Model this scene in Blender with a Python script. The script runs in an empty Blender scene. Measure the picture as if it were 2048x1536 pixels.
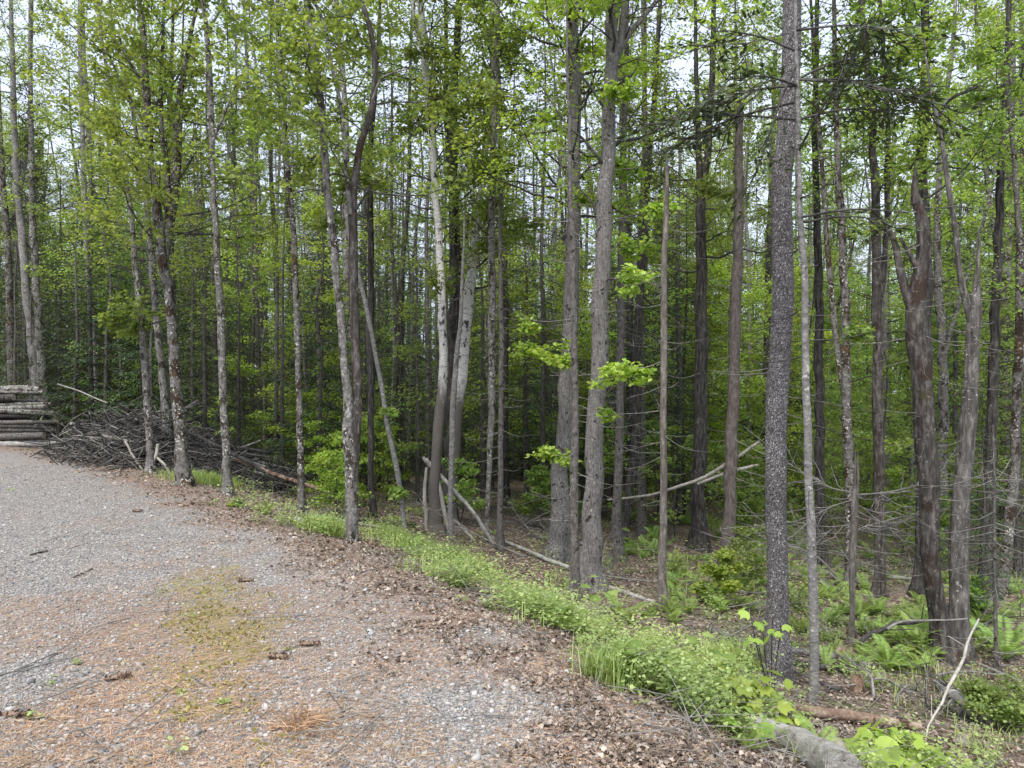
import bpy, math, random
import numpy as np
R = math.radians
scene = bpy.context.scene
COL = scene.collection

# ------------------------------------------------------------------ camera, sky, sun, exposure
F = 1547.0                                     # focal length in pixels of a 2048 px wide picture
CAMZ = 1.6
cam_d = bpy.data.cameras.new('camera'); cam = bpy.data.objects.new('camera', cam_d); COL.objects.link(cam)
cam_d.sensor_width = 36; cam_d.lens = 36 * F / 2048; cam_d.clip_start = 0.05; cam_d.clip_end = 2000
cam.location = (0, 0, CAMZ); cam.rotation_euler = (R(90), 0, 0)
scene.camera = cam

SUN_EL, SUN_AZ = 58, 200                       # high sun behind thin overcast
world = bpy.data.worlds.new('World'); scene.world = world; world.use_nodes = True
nt = world.node_tree; nt.nodes.clear()
wo = nt.nodes.new('ShaderNodeOutputWorld'); bg = nt.nodes.new('ShaderNodeBackground')
sky = nt.nodes.new('ShaderNodeTexSky'); sky.sky_type = 'NISHITA'; sky.sun_disc = False
sky.sun_elevation = R(SUN_EL); sky.sun_rotation = R(SUN_AZ); sky.air_density = 1.0; sky.dust_density = 4.0
hsv = nt.nodes.new('ShaderNodeHueSaturation'); hsv.inputs['Saturation'].default_value = 0.35; hsv.inputs['Value'].default_value = .75
mixc = nt.nodes.new('ShaderNodeMix'); mixc.data_type = 'RGBA'; mixc.inputs[0].default_value = 0.6
mixc.inputs[7].default_value = (6.7, 7.6, 9.4, 1)     # even bright cloud veil
nt.links.new(sky.outputs[0], hsv.inputs['Color']); nt.links.new(hsv.outputs[0], mixc.inputs[6])
nt.links.new(mixc.outputs[2], bg.inputs['Color']); bg.inputs['Strength'].default_value = 0.11
nt.links.new(bg.outputs[0], wo.inputs['Surface'])
sd = bpy.data.lights.new('sun', 'SUN'); sd.energy = 2.6; sd.angle = R(28); sd.color = (1, 0.95, 0.87)
sun = bpy.data.objects.new('sun', sd); COL.objects.link(sun)
sun.rotation_euler = (R(90 - SUN_EL), 0, R(180 - SUN_AZ))
scene.view_settings.view_transform = 'Standard'; scene.view_settings.look = 'None'
scene.view_settings.gamma = 1; scene.view_settings.exposure = 0.9
scene.cycles.max_bounces = 7; scene.cycles.diffuse_bounces = 4; scene.cycles.transmission_bounces = 5
scene.cycles.glossy_bounces = 2; scene.cycles.use_denoising = True
scene.cycles.sample_clamp_indirect = 8

rng = np.random.default_rng(11)
random.seed(5)

# ------------------------------------------------------------------ noise and terrain
def _h(ix, iy, s):
    v = np.sin(ix * 127.1 + iy * 311.7 + s * 74.7) * 43758.5453
    return v - np.floor(v)
def vnoise(x, y, s=0):
    x = np.asarray(x, float); y = np.asarray(y, float)
    ix = np.floor(x); iy = np.floor(y); fx = x - ix; fy = y - iy
    fx = fx * fx * (3 - 2 * fx); fy = fy * fy * (3 - 2 * fy)
    a = _h(ix, iy, s); b = _h(ix + 1, iy, s); c = _h(ix, iy + 1, s); d = _h(ix + 1, iy + 1, s)
    return a + (b - a) * fx + (c - a) * fy + (a - b - c + d) * fx * fy
def fbm(x, y, s=0, o=4):
    t = 0; amp = .5; f = 1.0; tot = 0
    for k in range(o):
        t = t + amp * vnoise(np.asarray(x) * f + 17.3 * k, np.asarray(y) * f - 9.1 * k, s + k); tot += amp; amp *= .5; f *= 2.03
    return t / tot
def sstep(a, b, x):
    t = np.clip((np.asarray(x, float) - a) / (b - a), 0, 1); return t * t * (3 - 2 * t)
EDGE = np.array([(7, -14), (3.2, -3), (0.78, 3.2), (-0.08, 5.36), (-1.3, 7.0), (-3.3, 9.6), (-5.8, 12.9), (-9.4, 16.8), (-13.4, 20.0), (-22, 25), (-60, 44)], float)
def edge_d(x, y):
    x = np.asarray(x, float); y = np.asarray(y, float)
    best = np.full(np.broadcast(x, y).shape, 1e9); sg = np.ones_like(best)
    for a, b in zip(EDGE[:-1], EDGE[1:]):
        e = b - a; L = e @ e
        t = np.clip(((x - a[0]) * e[0] + (y - a[1]) * e[1]) / L, 0, 1)
        dx = x - a[0] - t * e[0]; dy = y - a[1] - t * e[1]
        dd = np.hypot(dx, dy); cr = dx * e[1] - dy * e[0]
        m = dd < best - 1e-9
        best = np.where(m, dd, best); sg = np.where(m, np.where(cr >= 0, 1, -1), sg)
    return best * sg
def terr(x, y):
    x = np.asarray(x, float); y = np.asarray(y, float)
    d = edge_d(x, y)
    ang = np.arctan2(x, y)
    m = np.interp(ang, [-1.2, -0.6, -0.42, -0.35, -.25, -.1, 0.1, 1.5, 2.6, 3.2], [.2, .25, .36, .46, .66, .82, 1, 1, .8, .3])
    z = -1.1 * m * sstep(-0.5, 3.2, d)
    z = z - 0.1 * m * (np.clip(d, 3, 45) - 3)
    k = sstep(1.0, 3.5, d)
    z = z + k * (0.22 * (fbm(x * .55, y * .55, 3) - .5) + 0.07 * (fbm(x * 2.6, y * 2.6, 8) - .5))
    z = z + (1 - k) * 0.02 * (fbm(x * 1.2, y * 1.2, 5) - .5)
    return z
_ys = np.concatenate([np.arange(2.2, 30, 0.02), np.arange(30, 90, .1)])
def at(px, py):
    """the point of the ground seen at a pixel of the photograph"""
    x = (px - 1024) / F * _ys; z = CAMZ - (py - 768) / F * _ys
    t = terr(x, _ys); i = np.nonzero(t >= z)[0]
    i = i[0] if len(i) else len(_ys) - 1
    return np.array([x[i], _ys[i], float(t[i])])
def pt(px, py, Y):
    return np.array([(px - 1024) / F * Y, Y, CAMZ - (py - 768) / F * Y])

# ------------------------------------------------------------------ mesh building
class Geo:
    def __init__(s): s.v = []; s.f = {}; s.n = 0; s.attr = []; s.mi = {}
    def add(s, v, f, m=0):
        v = np.asarray(v, float).reshape(-1, 3); f = np.asarray(f, int)
        s.v.append(v); s.f.setdefault((f.shape[1], m), []).append(f + s.n); s.n += len(v)
    def build(s, name, mats, parent=None, origin=None, smooth=True, link=True):
        me = bpy.data.meshes.new(name)
        if s.n:
            V = np.concatenate(s.v)
            if origin is not None: V = V - np.asarray(origin)
            me.vertices.add(len(V)); me.vertices.foreach_set('co', V.astype(np.float32).ravel())
            loops = []; tot = []; mi = []
            for (k, m), fl in s.f.items():
                A = np.concatenate(fl); loops.append(A.ravel()); tot.append(np.full(len(A), k)); mi.append(np.full(len(A), m))
            loops = np.concatenate(loops); tot = np.concatenate(tot); mi = np.concatenate(mi)
            me.loops.add(len(loops)); me.loops.foreach_set('vertex_index', loops.astype(np.int32))
            me.polygons.add(len(tot)); st = np.concatenate([[0], np.cumsum(tot)[:-1]])
            me.polygons.foreach_set('loop_start', st.astype(np.int32)); me.polygons.foreach_set('loop_total', tot.astype(np.int32))
            me.polygons.foreach_set('material_index', mi.astype(np.int32))
            if smooth: me.polygons.foreach_set('use_smooth', np.ones(len(tot), bool))
            me.update(calc_edges=True)
        for m in (mats if isinstance(mats, (list, tuple)) else [mats]): me.materials.append(m)
        o = bpy.data.objects.new(name, me)
        if link: COL.objects.link(o)
        if parent is not None: o.parent = parent
        return o
def tag(o, label=None, cat=None, group=None, kind=None):
    if label: o['label'] = label
    if cat: o['category'] = cat
    if group: o['group'] = group
    if kind: o['kind'] = kind
    return o
def empty(name, loc, label, cat, group=None):
    o = bpy.data.objects.new(name, None); COL.objects.link(o); o.empty_display_size = .2
    o.location = [float(c) for c in loc]; return tag(o, label, cat, group)
def copy_tree(o, parent=None):
    c = o.copy(); COL.objects.link(c)
    if parent is not None: c.parent = parent
    for ch in list(o.children): copy_tree(ch, c)
    return c

def catmull(P, n):
    """resample a list of rows (any width) smoothly to n rows"""
    P = np.asarray(P, float); m = len(P)
    if m == 2: 
        t = np.linspace(0, 1, n)[:, None]; return P[0] * (1 - t) + P[1] * t
    t = np.linspace(0, m - 1, n); i = np.minimum(t.astype(int), m - 2); u = (t - i)[:, None]
    Pe = np.vstack([2 * P[0] - P[1], P, 2 * P[-1] - P[-2]])
    a, b, c, d = Pe[i], Pe[i + 1], Pe[i + 2], Pe[i + 3]
    return .5 * (2 * b + (c - a) * u + (2 * a - 5 * b + 4 * c - d) * u * u + (3 * b - a - 3 * c + d) * u ** 3)
def tube(g, P, rad, sides=8, cap=True, rough=0.0, flare=0.0, seed=0, m=0, capm=None):
    P = np.asarray(P, float); n = len(P); rad = np.broadcast_to(np.asarray(rad, float), (n,)).copy()
    T = np.gradient(P, axis=0); T /= np.linalg.norm(T, axis=1)[:, None] + 1e-9
    ref = np.array([1., 0, 0]) if abs(T[:, 0]).mean() < .7 else np.array([0, 0, 1.])
    U = np.cross(T, ref); U /= np.linalg.norm(U, axis=1)[:, None] + 1e-9; W = np.cross(T, U)
    th = np.linspace(0, 2 * np.pi, sides, endpoint=False)
    rr = rad[:, None] * np.ones(sides)
    if flare:
        L = np.concatenate([[0], np.cumsum(np.linalg.norm(np.diff(P, axis=0), axis=1))])
        lob = 1 + .35 * np.cos(th * 3 + seed) + .3 * np.cos(th * 5 + seed * 2.1)
        rr = rr * (1 + flare * np.exp(-np.maximum(L - .2, 0) / max(.16, rad[0] * 1.7))[:, None] * lob)
    if rough:
        L = np.arange(n)
        sp = np.concatenate([[0], np.cumsum(np.linalg.norm(np.diff(P, axis=0), axis=1))])[:, None]; ct, st_ = np.cos(th)[None, :], np.sin(th)[None, :]
        rr = rr * (1 + rough * (vnoise(ct * 1.6 + sp * 1.5 + seed, st_ * 1.6 + sp * 2.6, seed) - .5 + .7 * (vnoise(ct * .8 + sp * .9 + seed, st_ * .8 - sp * 1.1, seed + 3) - .5)))
        if sides >= 20: rr = rr * (1 + .055 * (vnoise(ct * 5.5 + sp * 1.2, st_ * 5.5 + sp * 3.0, seed + 5) - .5) + .04 * (vnoise(ct * 9 + sp * 9, st_ * 9, seed + 7) - .5))
    V = P[:, None] + rr[..., None] * (np.cos(th)[None, :, None] * U[:, None] + np.sin(th)[None, :, None] * W[:, None])
    i = np.arange(n - 1)[:, None] * sides; j = np.arange(sides)[None, :]; j2 = (j + 1) % sides
    Fq = np.stack([i + j, i + j2, i + sides + j2, i + sides + j], -1).reshape(-1, 4)
    g.add(V.reshape(-1, 3), Fq, m)
    if cap:
        cm = m if capm is None else capm
        for r0, c in ((0, P[0]), (n - 1, P[-1])):
            ring = V[r0]; vv = np.vstack([ring, c[None]])
            a = np.arange(sides); b = (a + 1) % sides
            f = np.stack([a, b, np.full(sides, sides)], -1)
            if r0: f = f[:, ::-1]
            g.add(vv, f[:, ::-1], cm)

# leaf templates: flat outline, y is the tip direction
T_KITE = np.array([(0, 0), (.42, .38), (0, 1), (-.42, .38)])
T_MAPLE = np.array([(0, 0), (.16, .16), (.5, .12), (.42, .4), (.62, .62), (.3, .6), (0, 1.0), (-.3, .6), (-.62, .62), (-.42, .4), (-.5, .12), (-.16, .16)])
T_BROAD = np.array([(0, 0), (.32, .04), (.52, .3), (.56, .66), (.3, .62), (.14, .74), (0, 1.05), (-.14, .74), (-.3, .62), (-.56, .66), (-.52, .3), (-.32, .04)])
T_NEED = np.array([(0, 0), (.07, .3), (0, 1), (-.07, .3)])
T_OVAL = np.array([(0, 0), (.26, .2), (.36, .5), (.22, .82), (0, 1), (-.22, .82), (-.36, .5), (-.26, .2)])
def leaves(g, P, D, N, size, tmpl, droop=.25, rs=rng, m=0):
    """P base points, D tip directions, N normals; one folded polygon fan per leaf"""
    P = np.asarray(P, float); n = len(P)
    if n == 0: return
    D = D / (np.linalg.norm(D, axis=1)[:, None] + 1e-9)
    N = N - (N * D).sum(1)[:, None] * D; N /= (np.linalg.norm(N, axis=1)[:, None] + 1e-9)
    X = np.cross(D, N); size = np.broadcast_to(size, (n,))
    k = len(tmpl); tx = tmpl[:, 0]; ty = tmpl[:, 1]
    tz = -droop * (np.abs(tx) * .9 + ty * ty * .55)
    V = P[:, None] + size[:, None, None] * (tx[None, :, None] * X[:, None] + ty[None, :, None] * D[:, None] + tz[None, :, None] * N[:, None])
    if k == 4:
        f = np.array([[0, 1, 2], [0, 2, 3]])
    else:
        h = k // 2
        f = np.array([[0, a, a + 1] for a in range(1, k - 1)])
    Fi = (np.arange(n)[:, None, None] * k + f[None]).reshape(-1, 3)
    g.add(V.reshape(-1, 3), Fi, m)
def rdir(n, flat=1.0, rs=rng):
    v = rs.normal(size=(n, 3)); v[:, 2] *= flat; return v / np.linalg.norm(v, axis=1)[:, None]

# ------------------------------------------------------------------ materials
def newmat(name):
    m = bpy.data.materials.new(name); m.use_nodes = True
    t = m.node_tree; b = t.nodes['Principled BSDF']; b.inputs['Roughness'].default_value = .85
    b.inputs['Specular IOR Level'].default_value = .25
    return m, t, b
def N_(t, typ, **kw):
    n = t.nodes.new(typ)
    for k, v in kw.items():
        if k.startswith('i_'): n.inputs[k[2:].replace('_', ' ')].default_value = v
        else: setattr(n, k, v)
    return n
def ramp(t, src, stops):
    r = t.nodes.new('ShaderNodeValToRGB'); e = r.color_ramp.elements
    while len(e) < len(stops): e.new(.5)
    for q, (p, c) in zip(e, stops):
        q.position = p; q.color = (*c, 1) if len(c) == 3 else c
    t.links.new(src, r.inputs[0]); return r.outputs[0]
def mix(t, fac, a, b, bl='MIX'):
    m = t.nodes.new('ShaderNodeMix'); m.data_type = 'RGBA'; m.blend_type = bl
    for s, i in ((fac, 0), (a, 6), (b, 7)):
        if isinstance(s, (int, float)): m.inputs[i].default_value = s
        elif isinstance(s, tuple): m.inputs[i].default_value = (*s, 1)
        else: t.links.new(s, m.inputs[i])
    return m.outputs[2]
def objco(t, sc=(1, 1, 1), world=False):
    if world:
        src = t.nodes.new('ShaderNodeNewGeometry').outputs['Position']
    else: src = t.nodes.new('ShaderNodeTexCoord').outputs['Object']
    mp = t.nodes.new('ShaderNodeMapping'); mp.inputs['Scale'].default_value = sc
    t.links.new(src, mp.inputs[0]); return mp.outputs[0]
def noise(t, co, scale, detail=4, rough=.55):
    n = N_(t, 'ShaderNodeTexNoise', i_Scale=scale, i_Detail=detail, i_Roughness=rough); t.links.new(co, n.inputs[0]); return n.outputs[0]
def vor(t, co, scale, feature='F1', rand=1):
    n = N_(t, 'ShaderNodeTexVoronoi', i_Scale=scale, i_Randomness=rand); n.feature = feature; t.links.new(co, n.inputs[0]); return n
def bump(t, b, h, s, d=.02):
    u = N_(t, 'ShaderNodeBump', i_Strength=s, i_Distance=d); t.links.new(h, u.inputs['Height'])
    t.links.new(u.outputs[0], b.inputs['Normal'])
def thr(t, src, a, b):
    return ramp(t, src, [(a, (0, 0, 0)), (b, (1, 1, 1))])

def bark(name, dark, mid, light, zs=.35, scale=22, patch=None, pa=.55, pscale=5, lichen=None, la=.62, moss=None, ma=.6, ridged=.0, spots=None, bs=.8, low=None):
    gy = lambda c: tuple(.62 * q + .38 * (sum(c) / 3) for q in c)
    if 'rotten' not in name and 'snag' not in name: dark, mid, light = gy(dark), gy(mid), gy(light)
    m, t, b = newmat(name)
    co = objco(t, (1, 1, zs)); co1 = objco(t)
    n1 = noise(t, co, scale, 6, .65)
    c = ramp(t, n1, [(.3, dark), (.5, mid), (.7, light)])
    if ridged:
        rg = noise(t, objco(t, (1, 1, .12)), scale * 1.1, 4, .6)
        c = mix(t, ramp(t, rg, [(.38, (ridged,) * 3), (.5, (0, 0, 0))]), c, tuple(q * .35 for q in dark))
        h = mix(t, .6, n1, rg)
    else: h = n1
    if patch:
        p = noise(t, objco(t, (1, 1, .6)), pscale, 5, .7)
        c = mix(t, thr(t, p, pa, pa + .05), c, mix(t, n1, tuple(q * .6 for q in patch), tuple(min(q * 1.4, 1) for q in patch)))
    if moss:
        p = noise(t, co1, 2.1, 6, .75)
        c = mix(t, thr(t, p, ma, ma + .08), c, moss)
    if lichen:
        p = noise(t, co1, 26, 3, .6)
        p2 = noise(t, co1, 3.1, 2, .5)
        f = mix(t, thr(t, p, la, la + .04), (0, 0, 0), thr(t, p2, .4, .6))
        c = mix(t, f, c, lichen)
    if spots:
        cn = N_(t, 'ShaderNodeTexNoise', i_Scale=11, i_Detail=4); t.links.new(co1, cn.inputs[0])
        v = vor(t, mix(t, .14, objco(t, (1, 1, .75)), cn.outputs['Color'], 'ADD'), 10.0)
        nz = noise(t, co1, 5, 4, .7)
        sc = N_(t, 'ShaderNodeMath', operation='MULTIPLY_ADD'); t.links.new(nz, sc.inputs[0]); sc.inputs[1].default_value = .9; sc.inputs[2].default_value = -.27
        d = N_(t, 'ShaderNodeMath', operation='LESS_THAN'); t.links.new(v.outputs['Distance'], d.inputs[0]); t.links.new(sc.outputs[0], d.inputs[1])
        c = mix(t, d.outputs[0], c, spots)
    if low:                                     # darker bark on the foot of the stem
        sx = t.nodes.new('ShaderNodeSeparateXYZ'); t.links.new(co1, sx.inputs[0])
        mr = N_(t, 'ShaderNodeMapRange'); t.links.new(sx.outputs[2], mr.inputs[0]); mr.inputs[1].default_value = low[1]; mr.inputs[2].default_value = low[1] + 1.9
        mr.inputs[3].default_value = 1; mr.inputs[4].default_value = 0
        f = mix(t, .45, mr.outputs[0], noise(t, objco(t, (1, 1, .5)), 7, 5, .75))
        c = mix(t, thr(t, f, .46, .6), c, mix(t, n1, tuple(q * .5 for q in low[0]), low[0]))
    t.links.new(c, b.inputs['Base Color']); bump(t, b, h, min(1, bs * 1.2), .035)
    return m
M = {}
M['smooth_grey'] = bark('smooth_grey_bark', (.11, .1, .095), (.195, .18, .17), (.29, .28, .27), 1.6, 16, lichen=(.48, .49, .46), la=.6, patch=(.11, .1, .085), pa=.6, bs=.5)
M['mottled'] = bark('mottled_maple_bark', (.08, .07, .062), (.18, .165, .148), (.28, .265, .24), .7, 22, patch=(.045, .036, .028), pa=.52, pscale=9, lichen=(.52, .52, .48), la=.58, bs=.9)
M['mottled_moss'] = bark('mossy_mottled_bark', (.065, .055, .046), (.15, .135, .12), (.25, .235, .21), .7, 22, patch=(.04, .028, .02), pa=.5, pscale=7, lichen=(.55, .55, .5), la=.58, moss=(.085, .05, .02), ma=.56, bs=1)
M['birch'] = bark('birch_bark', (.34, .325, .305), (.56, .545, .52), (.7, .69, .66), 3.5, 14, patch=(.06, .05, .045), pa=.56, pscale=8, lichen=(.03, .028, .026), la=.66, low=((.17, .15, .135), 1.7), bs=.5)
M['dark'] = bark('dark_ridged_bark', (.026, .022, .019), (.058, .05, .044), (.12, .11, .1), .3, 20, ridged=.8, lichen=(.3, .31, .28), la=.65, bs=1)
M['grey_spot'] = bark('spotted_grey_bark', (.1, .087, .08), (.19, .17, .157), (.28, .26, .246), .5, 48, ridged=.5, lichen=(.4, .41, .37), la=.62, spots=(.04, .035, .032), bs=.8)
M['conifer'] = bark('conifer_bark', (.06, .05, .044), (.125, .108, .096), (.21, .187, .173), .5, 26, lichen=(.32, .33, .3), la=.64, spots=(.035, .028, .025), bs=.8)
M['snag'] = bark('snag_bark', (.07, .06, .052), (.15, .132, .118), (.28, .255, .23), .3, 18, patch=(.1, .085, .075), pa=.55, pscale=4, bs=.8)
M['snag_red'] = bark('reddish_snag_bark', (.06, .048, .043), (.12, .1, .093), (.19, .167, .157), .35, 24, patch=(.1, .065, .045), pa=.63, pscale=8, bs=.8)
M['mossy'] = bark('old_mossy_bark', (.03, .024, .02), (.075, .06, .05), (.19, .165, .145), .4, 20, ridged=.6, patch=(.04, .026, .02), pa=.56, pscale=3.2, lichen=(.3, .29, .265), la=.64, moss=(.06, .055, .018), ma=.6, bs=1)
M['oldgrey'] = bark('old_grey_bark', (.05, .043, .037), (.125, .11, .098), (.26, .235, .215), .3, 20, ridged=.6, patch=(.06, .055, .04), pa=.6, pscale=2.5, lichen=(.42, .41, .38), la=.62, moss=(.07, .065, .02), ma=.64, bs=1)
M['twig'] = bark('dead_twig_bark', (.1, .088, .076), (.2, .18, .16), (.32, .3, .27), 1, 12, bs=.2)
M['dtwig'] = bark('dark_twig_bark', (.03, .027, .024), (.068, .062, .056), (.14, .132, .124), 1, 12, bs=.2)
M['palewood'] = bark('pale_dead_wood', (.2, .175, .14), (.36, .325, .27), (.5, .47, .41), .3, 14, patch=(.16, .13, .1), pa=.62, bs=.4)
M['greywood'] = bark('weathered_grey_wood', (.17, .155, .14), (.31, .29, .265), (.45, .43, .4), 1, 9, patch=(.1, .09, .07), pa=.6, pscale=5, bs=.7)
M['rotwood'] = bark('rotten_brown_wood', (.09, .055, .038), (.22, .15, .11), (.42, .34, .28), 1, 9, patch=(.06, .035, .022), pa=.56, pscale=6, lichen=(.07, .1, .03), la=.62, bs=1)
M['cut'] = bark('cut_wood', (.32, .24, .16), (.45, .36, .26), (.55, .47, .37), 1, 20, patch=(.12, .09, .07), pa=.6, bs=.3)

def spruce_mat():
    m, t, b = newmat('scaly_spruce_bark')
    co = objco(t, (1, 1, .72)); nz = N_(t, 'ShaderNodeTexNoise', i_Scale=14, i_Detail=3); t.links.new(co, nz.inputs[0])
    ad = mix(t, .06, co, nz.outputs['Color'], 'ADD')
    v = vor(t, ad, 62, 'F1', 1); ve = vor(t, ad, 62, 'DISTANCE_TO_EDGE', 1)
    hs = N_(t, 'ShaderNodeSeparateColor'); t.links.new(v.outputs['Color'], hs.inputs[0])
    c = ramp(t, hs.outputs[0], [(0, (.16, .148, .15)), (.5, (.22, .208, .212)), (.85, (.29, .28, .285)), (1, (.42, .41, .415))])
    edge = thr(t, ve.outputs['Distance'], .0, .14)
    c = mix(t, edge, (.075, .067, .067), c)
    big = noise(t, objco(t), 3, 4, .6)
    c = mix(t, thr(t, big, .45, .65), c, mix(t, .5, c, (.1, .08, .08)))
    t.links.new(c, b.inputs['Base Color'])
    h = mix(t, .5, edge, hs.outputs[1]); bump(t, b, h, 1.0, .03); b.inputs['Roughness'].default_value = .75
    return m
M['spruce'] = spruce_mat()

def leafmat(name, c1, c2, c3, trans=.45, gloss=.35):
    m, t, b = newmat(name)
    g = t.nodes.new('ShaderNodeNewGeometry'); 
    c = ramp(t, g.outputs['Random Per Island'], [(0, c1), (.55, c2), (1, c3)])
    oi = t.nodes.new('ShaderNodeObjectInfo')
    hv = N_(t, 'ShaderNodeHueSaturation'); t.links.new(c, hv.inputs['Color'])
    a = N_(t, 'ShaderNodeMapRange'); t.links.new(oi.outputs['Random'], a.inputs[0]); a.inputs[3].default_value = .49; a.inputs[4].default_value = .52
    t.links.new(a.outputs[0], hv.inputs['Hue'])
    a2 = N_(t, 'ShaderNodeMapRange'); t.links.new(oi.outputs['Random'], a2.inputs[0]); a2.inputs[3].default_value = .8; a2.inputs[4].default_value = 1.2
    t.links.new(a2.outputs[0], hv.inputs['Value'])
    c = mix(t, 1.0, hv.outputs[0], ramp(t, noise(t, objco(t, (1, 1, 1), True), .9, 3, .6), [(.3, (.82, .86, .82)), (.5, (1.02, 1.02, 1)), (.68, (1.32, 1.24, 1.2))]), 'MULTIPLY')
    b.inputs['Roughness'].default_value = .5; b.inputs['Specular IOR Level'].default_value = gloss
    t.links.new(c, b.inputs['Base Color'])
    tr = t.nodes.new('ShaderNodeBsdfTranslucent'); tc = mix(t, 1.0, c, (1.25, 1.15, .55), 'MULTIPLY'); t.links.new(tc, tr.inputs[0])
    ms = t.nodes.new('ShaderNodeMixShader'); ms.inputs[0].default_value = trans
    t.links.new(b.outputs[0], ms.inputs[1]); t.links.new(tr.outputs[0], ms.inputs[2])
    t.links.new(ms.outputs[0], t.nodes['Material Output'].inputs['Surface'])
    return m
M['leaf'] = leafmat('maple_leaf', (.17, .255, .07), (.25, .355, .1), (.36, .46, .16), .58)
M['leaf_b'] = leafmat('young_leaf', (.24, .36, .06), (.34, .47, .09), (.45, .57, .14), .5)
M['leaf_y'] = leafmat('yellow_green_leaf', (.19, .275, .07), (.275, .375, .1), (.38, .47, .16), .58)
M['leaf_o'] = leafmat('olive_leaf', (.16, .22, .07), (.235, .3, .095), (.33, .39, .14), .55)
M['needle'] = leafmat('conifer_needle', (.03, .055, .027), (.05, .082, .038), (.085, .125, .055), .2)
M['needle_b'] = leafmat('hemlock_needle', (.045, .066, .028), (.07, .093, .037), (.11, .135, .056), .2)
M['fern'] = leafmat('fern_green', (.19, .28, .07), (.26, .36, .1), (.34, .44, .14), .4)
M['weed'] = leafmat('weed_green', (.19, .25, .085), (.285, .36, .13), (.42, .49, .22), .4)
M['grass'] = leafmat('grass_green', (.2, .29, .08), (.29, .38, .11), (.42, .46, .2), .35)
M['litter'] = leafmat('dead_leaf', (.09, .066, .053), (.2, .15, .122), (.46, .39, .335), .12, .3)
M['needles_r'] = leafmat('orange_pine_needle', (.24, .13, .08), (.36, .21, .14), (.5, .34, .25), .1)
def stonemat():
    m, t, b = newmat('crushed_stone'); g = t.nodes.new('ShaderNodeNewGeometry')
    c = ramp(t, g.outputs['Random Per Island'], [(0, (.07, .068, .068)), (.25, (.15, .145, .143)), (.55, (.26, .245, .235)), (.75, (.31, .27, .24)), (.93, (.38, .365, .35)), (1, (.55, .54, .52))])
    n = noise(t, objco(t), 120, 3); c = mix(t, .25, c, ramp(t, n, [(.3, (.1, .1, .1)), (.7, (.6, .6, .6))]), 'MIX')
    t.links.new(c, b.inputs['Base Color']); b.inputs['Roughness'].default_value = .8
    return m
M['stone'] = stonemat()
def rockmat(name, a, bb, c_):
    m, t, b = newmat(name); co = objco(t); n = noise(t, co, 9, 8, .7); n2 = noise(t, co, 60, 3)
    c = ramp(t, n, [(.3, a), (.5, bb), (.7, c_)]); c = mix(t, .2, c, n2)
    t.links.new(c, b.inputs['Base Color']); bump(t, b, n, .8, .03); return m
M['rock'] = rockmat('granite', (.2, .19, .18), (.38, .37, .35), (.55, .54, .52))
M['rock_b'] = rockmat('brown_rock', (.12, .09, .07), (.25, .2, .165), (.36, .31, .27))

# ------------------------------------------------------------------ ground and road
def axis(lo, hi, fine_lo, fine_hi, step, grow=1.12):
    a = list(np.arange(fine_lo, fine_hi, step)); s = step; x = fine_hi
    while x < hi: a.append(x); s *= grow; x += s
    a.append(hi); s = step; x = fine_lo - step; pre = []
    while x > lo: pre.append(x); s *= grow; x -= s
    pre.append(lo); return np.array(pre[::-1] + a)
def grid_mesh(name, xs, ys, zf, mat, mask=None, attrs=()):
    X, Y = np.meshgrid(xs, ys); Z = zf(X, Y); nx, ny = len(xs), len(ys)
    idx = np.arange(nx * ny).reshape(ny, nx)
    Q = np.stack([idx[:-1, :-1], idx[:-1, 1:], idx[1:, 1:], idx[1:, :-1]], -1).reshape(-1, 4)
    V = np.stack([X, Y, Z], -1).reshape(-1, 3)
    if mask is not None:
        k = mask(X, Y).ravel()[Q].any(1); Q = Q[k]
        u, inv = np.unique(Q, return_inverse=True); V = V[u]; Q = inv.reshape(-1, 4)
    g = Geo(); g.add(V, Q); o = g.build(name, mat)
    for an, fn in attrs:
        a = o.data.attributes.new(an, 'FLOAT', 'POINT'); a.data.foreach_set('value', fn(V[:, 0], V[:, 1]).astype(np.float32))
    return o
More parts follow.
